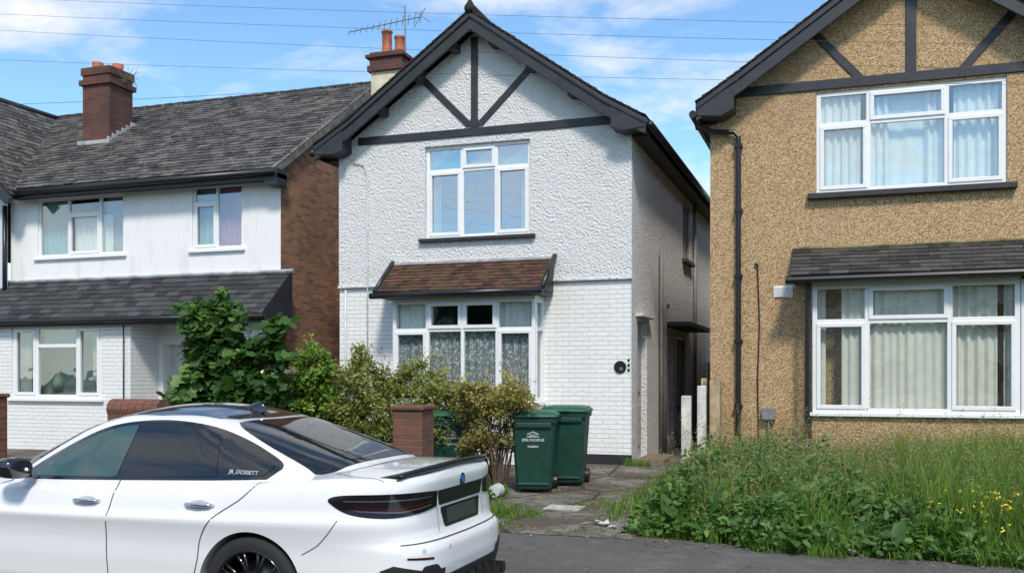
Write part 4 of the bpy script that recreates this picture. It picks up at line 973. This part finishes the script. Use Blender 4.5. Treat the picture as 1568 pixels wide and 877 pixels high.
def ray(kind,a,b,sg=1):
    if kind=='side': o,d=Vector((a,sg*2.5,b)),Vector((0,-sg,0))
    elif kind=='top': o,d=Vector((a,b,3)),Vector((0,0,-1))
    elif kind=='rear': o,d=Vector((-1.5,a,b)),Vector((1,0,0))
    elif kind=='cyl':
        ang=math.radians(a)*sg; dd=Vector((-math.cos(ang),math.sin(ang),0)); o=Vector((1.05,0,b))+dd*3; d=-dd
    h=bvh.ray_cast(o,d)
    if h[0] is None: return None
    n_=h[1]
    if n_.dot(d)>0: n_=-n_
    return h[0],n_
def panel(name,poly,kind,mat,off=.004,g=.03,sg=1):
    bm=bmesh.new()
    vs=[bm.verts.new((p[0]*(1/40 if kind=='cyl' else 1),p[1],0)) for p in poly]; bm.faces.new(vs)
    xs=[v.co.x for v in vs]; ys=[v.co.y for v in vs]
    for ax,lo,hi in ((0,min(xs),max(xs)),(1,min(ys),max(ys))):
        t=lo+g
        while t<hi:
            co_=(t,0,0) if ax==0 else (0,t,0); no=(1,0,0) if ax==0 else (0,1,0)
            bmesh.ops.bisect_plane(bm,geom=bm.verts[:]+bm.edges[:]+bm.faces[:],plane_co=co_,plane_no=no,dist=1e-5); t+=g
    bad=[]
    for v in bm.verts:
        a=v.co.x*(40 if kind=='cyl' else 1); r_=ray(kind,a,v.co.y,sg)
        if r_ is None: bad.append(v); continue
        v.co=r_[0]+r_[1]*off
    if bad: bmesh.ops.delete(bm,geom=bad,context='VERTS')
    bmesh.ops.recalc_face_normals(bm,faces=bm.faces)
    me=bpy.data.meshes.new(name); bm.to_mesh(me); bm.free(); me.materials.append(mat)
    for p in me.polygons: p.use_smooth=True
    o=bpy.data.objects.new(name,me); S.collection.objects.link(o); o.parent=CAR; return o
def strip(name,pts,kind,w,mat,off=.0015,sg=1):
    P=[Vector(p) for p in pts]
    R=[]
    for a,b in zip(P[:-1],P[1:]):
        k=max(1,int((b-a).length/(.03 if kind!='cyl' else 1.2)))
        for i in range(k): R.append(a.lerp(b,i/k))
    R.append(P[-1]); m=MB(); prev=None
    sc=Vector((1/40,1)) if kind=='cyl' else Vector((1,1))
    for i,p in enumerate(R):
        d=R[min(i+1,len(R)-1)]-R[max(i-1,0)]; d=Vector((d.x*sc.x,d.y*sc.y)).normalized(); n_=Vector((-d.y,d.x))*w/2; n_=Vector((n_.x/sc.x,n_.y/sc.y))
        q=[ray(kind,*(p+n_),sg),ray(kind,*(p-n_),sg)]
        if None in q: prev=None; continue
        q=[a+b*off for a,b in q]
        if prev: m.add([prev[0],prev[1],q[1],q[0]],[(0,1,2,3)])
        prev=q
    if m.v: cobj(m,name,mat,smooth=True,fix=True)
def rounded(poly,r=.02,n=4):
    out=[];k=len(poly)
    for i in range(k):
        p=Vector(poly[i]);a=Vector(poly[i-1]);b=Vector(poly[(i+1)%k])
        rr=min(r,(a-p).length*.45,(b-p).length*.45)
        s=p+(a-p).normalized()*rr; e=p+(b-p).normalized()*rr
        for j in range(n+1):
            t=j/n; out.append(tuple(s*(1-t)**2+p*2*t*(1-t)+e*t*t))
    return out
def curve(pts,k=6):
    P=[Vector(p) for p in pts]; out=[]
    for i in range(len(P)-1):
        p0,p1,p2,p3=P[max(i-1,0)],P[i],P[i+1],P[min(i+2,len(P)-1)]
        for j in range(k):
            t=j/k; out.append(.5*((2*p1)+(p2-p0)*t+(2*p0-5*p1+4*p2-p3)*t*t+(3*p1-p0-3*p2+p3)*t**3))
    out.append(P[-1]); return [tuple(p) for p in out]
for sg in (1,-1):
    dlo=[(1.02,1.10),(1.10,1.035),(1.5,1.02),(2.2,1.0),(2.95,.98),(3.13,.995)]+curve([(3.13,.995),(2.95,1.11),(2.75,1.22),(2.55,1.31),(2.35,1.365),(2.1,1.39),(1.85,1.385),(1.6,1.35),(1.35,1.275),(1.12,1.18),(1.03,1.13),(1.02,1.10)],4)[1:-1]
    panel('window_surround',dlo,'side',GBLK,.003,.04,sg)
    rq=[(1.065,1.115),(1.13,1.055),(1.42,1.042),(1.50,1.295),(1.36,1.25),(1.15,1.17)]
    rd=[(1.455,1.042),(2.12,1.022),(2.08,1.36),(1.85,1.355),(1.62,1.325),(1.535,1.30)]
    fd=[(2.24,1.018),(2.98,1.0),(2.93,1.06),(2.72,1.20),(2.52,1.29),(2.35,1.34),(2.20,1.358)]
    panel('quarter_glass',rounded(rq,.02,2),'side',CGL,.006,.04,sg); panel('rear_door_glass',rounded(rd,.02,2),'side',CGL,.006,.04,sg); panel('front_door_glass',rounded(fd,.02,2),'side',CGF,.006,.04,sg)
    strip('door_gap',curve([(2.2,1.0),(2.22,.85),(2.24,.6),(2.22,.3)]),'side',.008,GAP,.0012,sg)
    strip('door_gap',curve([(1.12,1.02),(1.22,.92),(1.40,.80),(1.50,.66),(1.53,.5),(1.6,.34),(1.8,.30),(2.2,.30),(3.2,.30)]),'side',.008,GAP,.0012,sg)
    strip('door_gap',curve([(3.2,.3),(3.3,.6),(3.28,.9),(3.2,.96)]),'side',.008,GAP,.0012,sg)
    strip('bumper_gap',curve([(.765,.60),(.66,.66),(.58,.74),(.52,.82)]),'side',.006,GAP,.0012,sg)
    panel('side_skirt',[(1.56,.17),(3.62,.17),(3.62,.25),(1.56,.25)],'side',MBLK,.012,.05,sg)
    lamp=curve([(23,.865),(34,.842),(46,.832),(56,.855),(62,.912),(63,.945),(58,.968),(45,.975),(33,.974),(23,.965)],4)
    panel('tail_lamp',lamp,'cyl',LENS,.006,.02,sg)
    panel('tail_lamp_red',[(27,.900),(42,.872),(54,.895),(56,.908),(42,.885),(27,.915)],'cyl',RED,.009,.02,sg)
    panel('tail_lamp_detail',[(27,.880),(41,.856),(54,.872),(55,.880),(41,.866),(27,.888)],'cyl',LIN,.009,.02,sg)
    panel('tail_lamp_detail',[(27,.932),(44,.930),(58,.930),(58,.936),(44,.938),(27,.940)],'cyl',LIN,.009,.02,sg)
    strip('boot_gap',[(22,.70),(22.5,.86)],'cyl',.006,GAP,.001,sg)
    panel('rear_reflector',[(30,.56),(40,.58),(40,.592),(30,.575)],'cyl',RED,.004,.02,sg)
    panel('bumper_corner_insert',[(24,.38),(40,.42),(48,.52),(44,.55),(34,.50),(24,.49)],'cyl',MBLK,.006,.02,sg)
    panel('lower_bumper_trim',[(24,.18),(60,.18),(60,.27),(46,.33),(24,.36)],'cyl',MBLK,.006,.02,sg)
    for a_,z_ in ((34,.62),(20,.61)):
        panel('parking_sensor',[(a_+.7*math.cos(t),z_+.014*math.sin(t)) for t in np.linspace(0,6.28,13)[:-1]],'cyl',RECS,.003,.02,sg)
    panel('front_lamp',[(4.5,.62),(4.78,.60),(4.80,.70),(4.45,.74)],'side',LENS,.004,.03,sg)
    for hx in (1.52,2.42):
        hz=.872 if hx<2 else .862
        q=ray('side',hx,hz,sg); y=q[0].y
        m=MB(); pts=[(hx-.11,y-sg*.004,hz),(hx-.08,y+sg*.022,hz+.003),(hx,y+sg*.032,hz+.004),(hx+.08,y+sg*.022,hz+.003),(hx+.11,y-sg*.004,hz)]
        m.tube(pts,.013,8); cobj(m,'door_handle',CHR,smooth=True)
        el=[(hx+.085*math.cos(t),hz+.03*math.sin(t)) for t in np.linspace(0,6.28,17)[:-1]]
        panel('handle_recess_shade',el,'side',RECS,.002,.03,sg)  # flat grey oval: shade of the handle hollow put into its colour
    m=MB(); c0=(3.0,sg*1.0,1.07); vs=[];fs=[]
    for i,(dx,s_) in enumerate([(-.11,.8),(-.10,1),(0,1.0),(.06,.8),(.10,.45),(.115,.1)]):
        for k in range(14):
            t=2*math.pi*k/14; ct,st=math.cos(t),math.sin(t)
            vs.append((c0[0]+dx,c0[1]+.11*s_*math.copysign(abs(ct)**.7,ct),c0[2]+.07*s_*math.copysign(abs(st)**.7,st)))
    for i in range(5):
        for k in range(14): fs.append((i*14+k,i*14+(k+1)%14,(i+1)*14+(k+1)%14,(i+1)*14+k))
    fs.append(tuple(range(14))); m.add(vs,fs); m.box(2.98,3.06,min(sg*.82,sg*.92),max(sg*.82,sg*.92),.99,1.03)
    cobj(m,'wing_mirror',GBLK,smooth=True,fix=True)
rf=[(1.66,-.50),(1.58,-.40),(1.55,0),(1.58,.40),(1.66,.50),(2.1,.545),(2.5,.52),(2.62,.42),(2.66,0),(2.62,-.42),(2.5,-.52),(2.1,-.545)]
panel('carbon_roof',rf,'top',GBLK,.003,.04)
hf=curve([(.655,0),(.66,.35),(.69,.56),(.74,.66),(.80,.69)],4)+curve([(.80,.69),(1.15,.635),(1.42,.56),(1.52,.48)],3)[1:]+[(1.50,0)]
rg=hf+[(x,-y) for x,y in hf[::-1][1:-1]]
panel('rear_window',rg,'top',CGL,.004,.04)
ws=[(3.45,0),(3.40,.4),(3.25,.66),(3.1,.69),(2.72,.55),(2.68,.4),(2.70,0),(2.68,-.4),(2.72,-.55),(3.1,-.69),(3.25,-.66),(3.40,-.4)]
panel('windscreen',ws,'top',CGL,.004,.04)
strip('boot_gap',curve([(.66,-.68),(.58,-.4),(.57,0),(.58,.4),(.66,.68)]),'top',.007,GAP,.001)
for s_ in (1,-1): strip('boot_gap',curve([(.66,s_*.68),(.5,s_*.75),(.28,s_*.78)]),'top',.007,GAP,.001)
panel('boot_trim',rounded([(-.37,.865),(.37,.865),(.40,.962),(-.40,.962)],.015,2),'rear',SBLK,.004,.03)
panel('number_plate_recess',rounded([(-.30,.715),(.30,.715),(.35,.85),(-.35,.85)],.02,2),'rear',SBLK,.003,.04)
panel('number_plate',rounded([(-.26,.735),(.26,.735),(.26,.835),(-.26,.835)],.01,2),'rear',simple('blurred_plate',(.04,.04,.042),.4,bd=0),.006,.04)
strip('bumper_gap',[(-.78,.665),(0,.658),(.78,.665)],'rear',.007,GAP,.001)
panel('diffuser',rounded([(-.74,.17),(.74,.17),(.78,.36),(.68,.53),(.56,.53),(.46,.44),(-.46,.44),(-.56,.53),(-.68,.53),(-.78,.36)],.02,2),'rear',MBLK,.006,.04)
m=MB()
for y in (-.42,-.28,-.14,0,.14,.28,.42): m.box(-.01,.16,y-.008,y+.008,.15,.38)
m.box(.0,.2,-.6,.6,.14,.17); cobj(m,'diffuser_fins',MBLK,bevel=.004)
m=MB()
for y in (-.62,-.50,.50,.62): m.tube([(.0,y,.29),(.2,y,.29)],.045,20)
cobj(m,'exhaust_tips',SBLK)
m=MB()
qq=ray('rear',0,.995)
for rr_,mm_,dx in ((.041,0,.006),(.026,1,.009)):
    m.tube([(qq[0].x-dx,0,1.0),(qq[0].x+.02,0,1.0)],rr_,24,mm_)
cobj(m,'badge',[GBLK,BLUE])
m=MB(); vs=[];fs=[]; ny=40
for i in range(ny+1):
    y=-.74+1.48*i/ny; e=1-abs(y/.74)**6; xb=.085+.12*abs(y/.76)**3.2
    zz=ray('top',xb+.13,y)[0].z; z2=ray('top',xb+.05,y)[0].z
    vs+=[(xb+.13,y,zz+.002),(xb+.06,y,z2+.012+.012*e),(xb-.005,y,z2+.022+.024*e),(xb-.012,y,z2+.012+.016*e),(xb+.02,y,z2-.012)]
for i in range(ny):
    for k in range(4): fs.append((i*5+k,i*5+k+1,(i+1)*5+k+1,(i+1)*5+k))
m.add(vs,fs); o=cobj(m,'boot_spoiler',SBLK,smooth=True,fix=True); sm=o.modifiers.new('s','SOLIDIFY'); sm.thickness=.004
m=MB(); zz=ray('top',1.72,0)[0].z; vs=[];fs=[]
for i,(x,h,w) in enumerate([(1.62,.0,.004),(1.64,.045,.012),(1.68,.062,.02),(1.74,.045,.026),(1.80,.02,.022),(1.84,.0,.01)]):
    vs+=[(x,-w,zz-.02),(x,-w*.5,zz+h*.7),(x,0,zz+h),(x,w*.5,zz+h*.7),(x,w,zz-.02)]
for i in range(5):
    for k in range(4): fs.append((i*5+k,i*5+k+1,(i+1)*5+k+1,(i+1)*5+k))
m.add(vs,fs); cobj(m,'antenna_fin',GBLK,smooth=True,fix=True)
cu=bpy.data.curves.new('sticker','FONT'); cu.body='JB_DOSSETT'; cu.size=.038; cu.extrude=.0003; cu.align_x='CENTER'
cu.materials.append(TXT); o=bpy.data.objects.new('window_sticker',cu); S.collection.objects.link(o); o.parent=CAR
q=ray('side',1.27,1.062); nrm=q[1]; xa=Vector((-1,0,0)); xa=(xa-nrm*xa.dot(nrm)).normalized(); ya=nrm.cross(xa)
Mx=Matrix((xa,ya,nrm)).transposed().to_4x4(); Mx.translation=q[0]+nrm*.009; o.matrix_basis=Mx
for cx in (1.14,4.08):
    for sg in (1,-1):
        m=MB(); c=(cx,sg*.80,.345)
        pr=[(.262,-.13),(.30,-.135),(.335,-.125),(.343,-.10),(.345,0),(.343,.10),(.335,.118),(.30,.13),(.262,.125)]
        m.lathe(pr,'y',c,56,0)
        m.lathe([(.262,sg*.125),(.258,sg*.13),(.245,sg*.115),(.24,sg*.02),(.24,-sg*.12)],'y',c,56,1)
        m.lathe([(0,-.0),(.18,-.01),(.18,-.03),(0,-.03)],'y',c,40,2)
        m.lathe([(0,sg*.085),(.035,sg*.085),(.045,sg*.07),(.06,sg*.05),(.06,0)],'y',c,24,1)
        for k in range(10):
            for da in (-.1,.1):
                a=2*math.pi*k/10
                p0=Vector((c[0]+.05*math.cos(a),c[1]+sg*.06,c[2]+.05*math.sin(a))); p1=Vector((c[0]+.15*math.cos(a+da*.6),c[1]+sg*.085,c[2]+.15*math.sin(a+da*.6))); p2=Vector((c[0]+.25*math.cos(a+da),c[1]+sg*.105,c[2]+.25*math.sin(a+da)))
                m.tube([p0,p1,p2],.011,6,1)
        cobj(m,'wheel',[TYRE,GBLK,METAL],smooth=True,fix=True)

# ------------------------------------------------------------------ world, sun, camera
Sd=Vector((.27,-.62,.76)).normalized()
el=math.asin(Sd.z); rot=math.atan2(Sd.x,Sd.y)
w=bpy.data.worlds.new("World"); S.world=w; w.use_nodes=True; nt=w.node_tree
bg=nt.nodes['Background']; sky=nt.nodes.new('ShaderNodeTexSky'); sky.sky_type='NISHITA'; sky.sun_disc=False
sky.sun_elevation=el; sky.sun_rotation=rot; sky.air_density=1.0; sky.dust_density=.3; sky.ozone_density=2.0
tc=nt.nodes.new('ShaderNodeTexCoord'); mp=nt.nodes.new('ShaderNodeMapping'); mp.inputs['Scale'].default_value=(1,1,3.0); mp.inputs['Location'].default_value=(1.35,.4,.2)
nz=nt.nodes.new('ShaderNodeTexNoise'); nz.inputs['Scale'].default_value=2.8; nz.inputs['Detail'].default_value=9; nz.inputs['Roughness'].default_value=.6; nz.inputs['Distortion'].default_value=.5
rp=nt.nodes.new('ShaderNodeValToRGB'); rp.color_ramp.elements[0].position=.45; rp.color_ramp.elements[1].position=.68
tint=nt.nodes.new('ShaderNodeMix'); tint.data_type='RGBA'; tint.blend_type='MULTIPLY'; tint.inputs[0].default_value=1; tint.inputs[7].default_value=(1.1,1.36,1.45,1)
mx=nt.nodes.new('ShaderNodeMix'); mx.data_type='RGBA'; mx.inputs[7].default_value=(7.7,7.4,7.15,1)
l=nt.links.new
l(tc.outputs['Generated'],mp.inputs[0]); l(mp.outputs[0],nz.inputs['Vector']); l(nz.outputs['Fac'],rp.inputs[0]); l(rp.outputs[0],mx.inputs[0])
l(sky.outputs[0],tint.inputs[6]); l(tint.outputs[2],mx.inputs[6]); l(mx.outputs[2],bg.inputs[0]); bg.inputs[1].default_value=.15
sd=bpy.data.lights.new('sun','SUN'); sd.energy=3.3; sd.angle=math.radians(9); sd.color=(1,.93,.83)
so=bpy.data.objects.new('sun',sd); S.collection.objects.link(so); so.rotation_euler=Sd.to_track_quat('Z','Y').to_euler(); so.location=(0,0,20)
cam=bpy.data.cameras.new('camera'); cam.sensor_width=36; cam.lens=33.98; cam.shift_y=.0864; cam.clip_end=2000; cam.clip_start=.05
camo=bpy.data.objects.new('camera',cam); S.collection.objects.link(camo); camo.location=(0,0,1.7); camo.rotation_euler=(math.radians(90),0,math.radians(19.01)); S.camera=camo
S.view_settings.view_transform='Standard'; S.view_settings.look='None'; S.view_settings.exposure=0
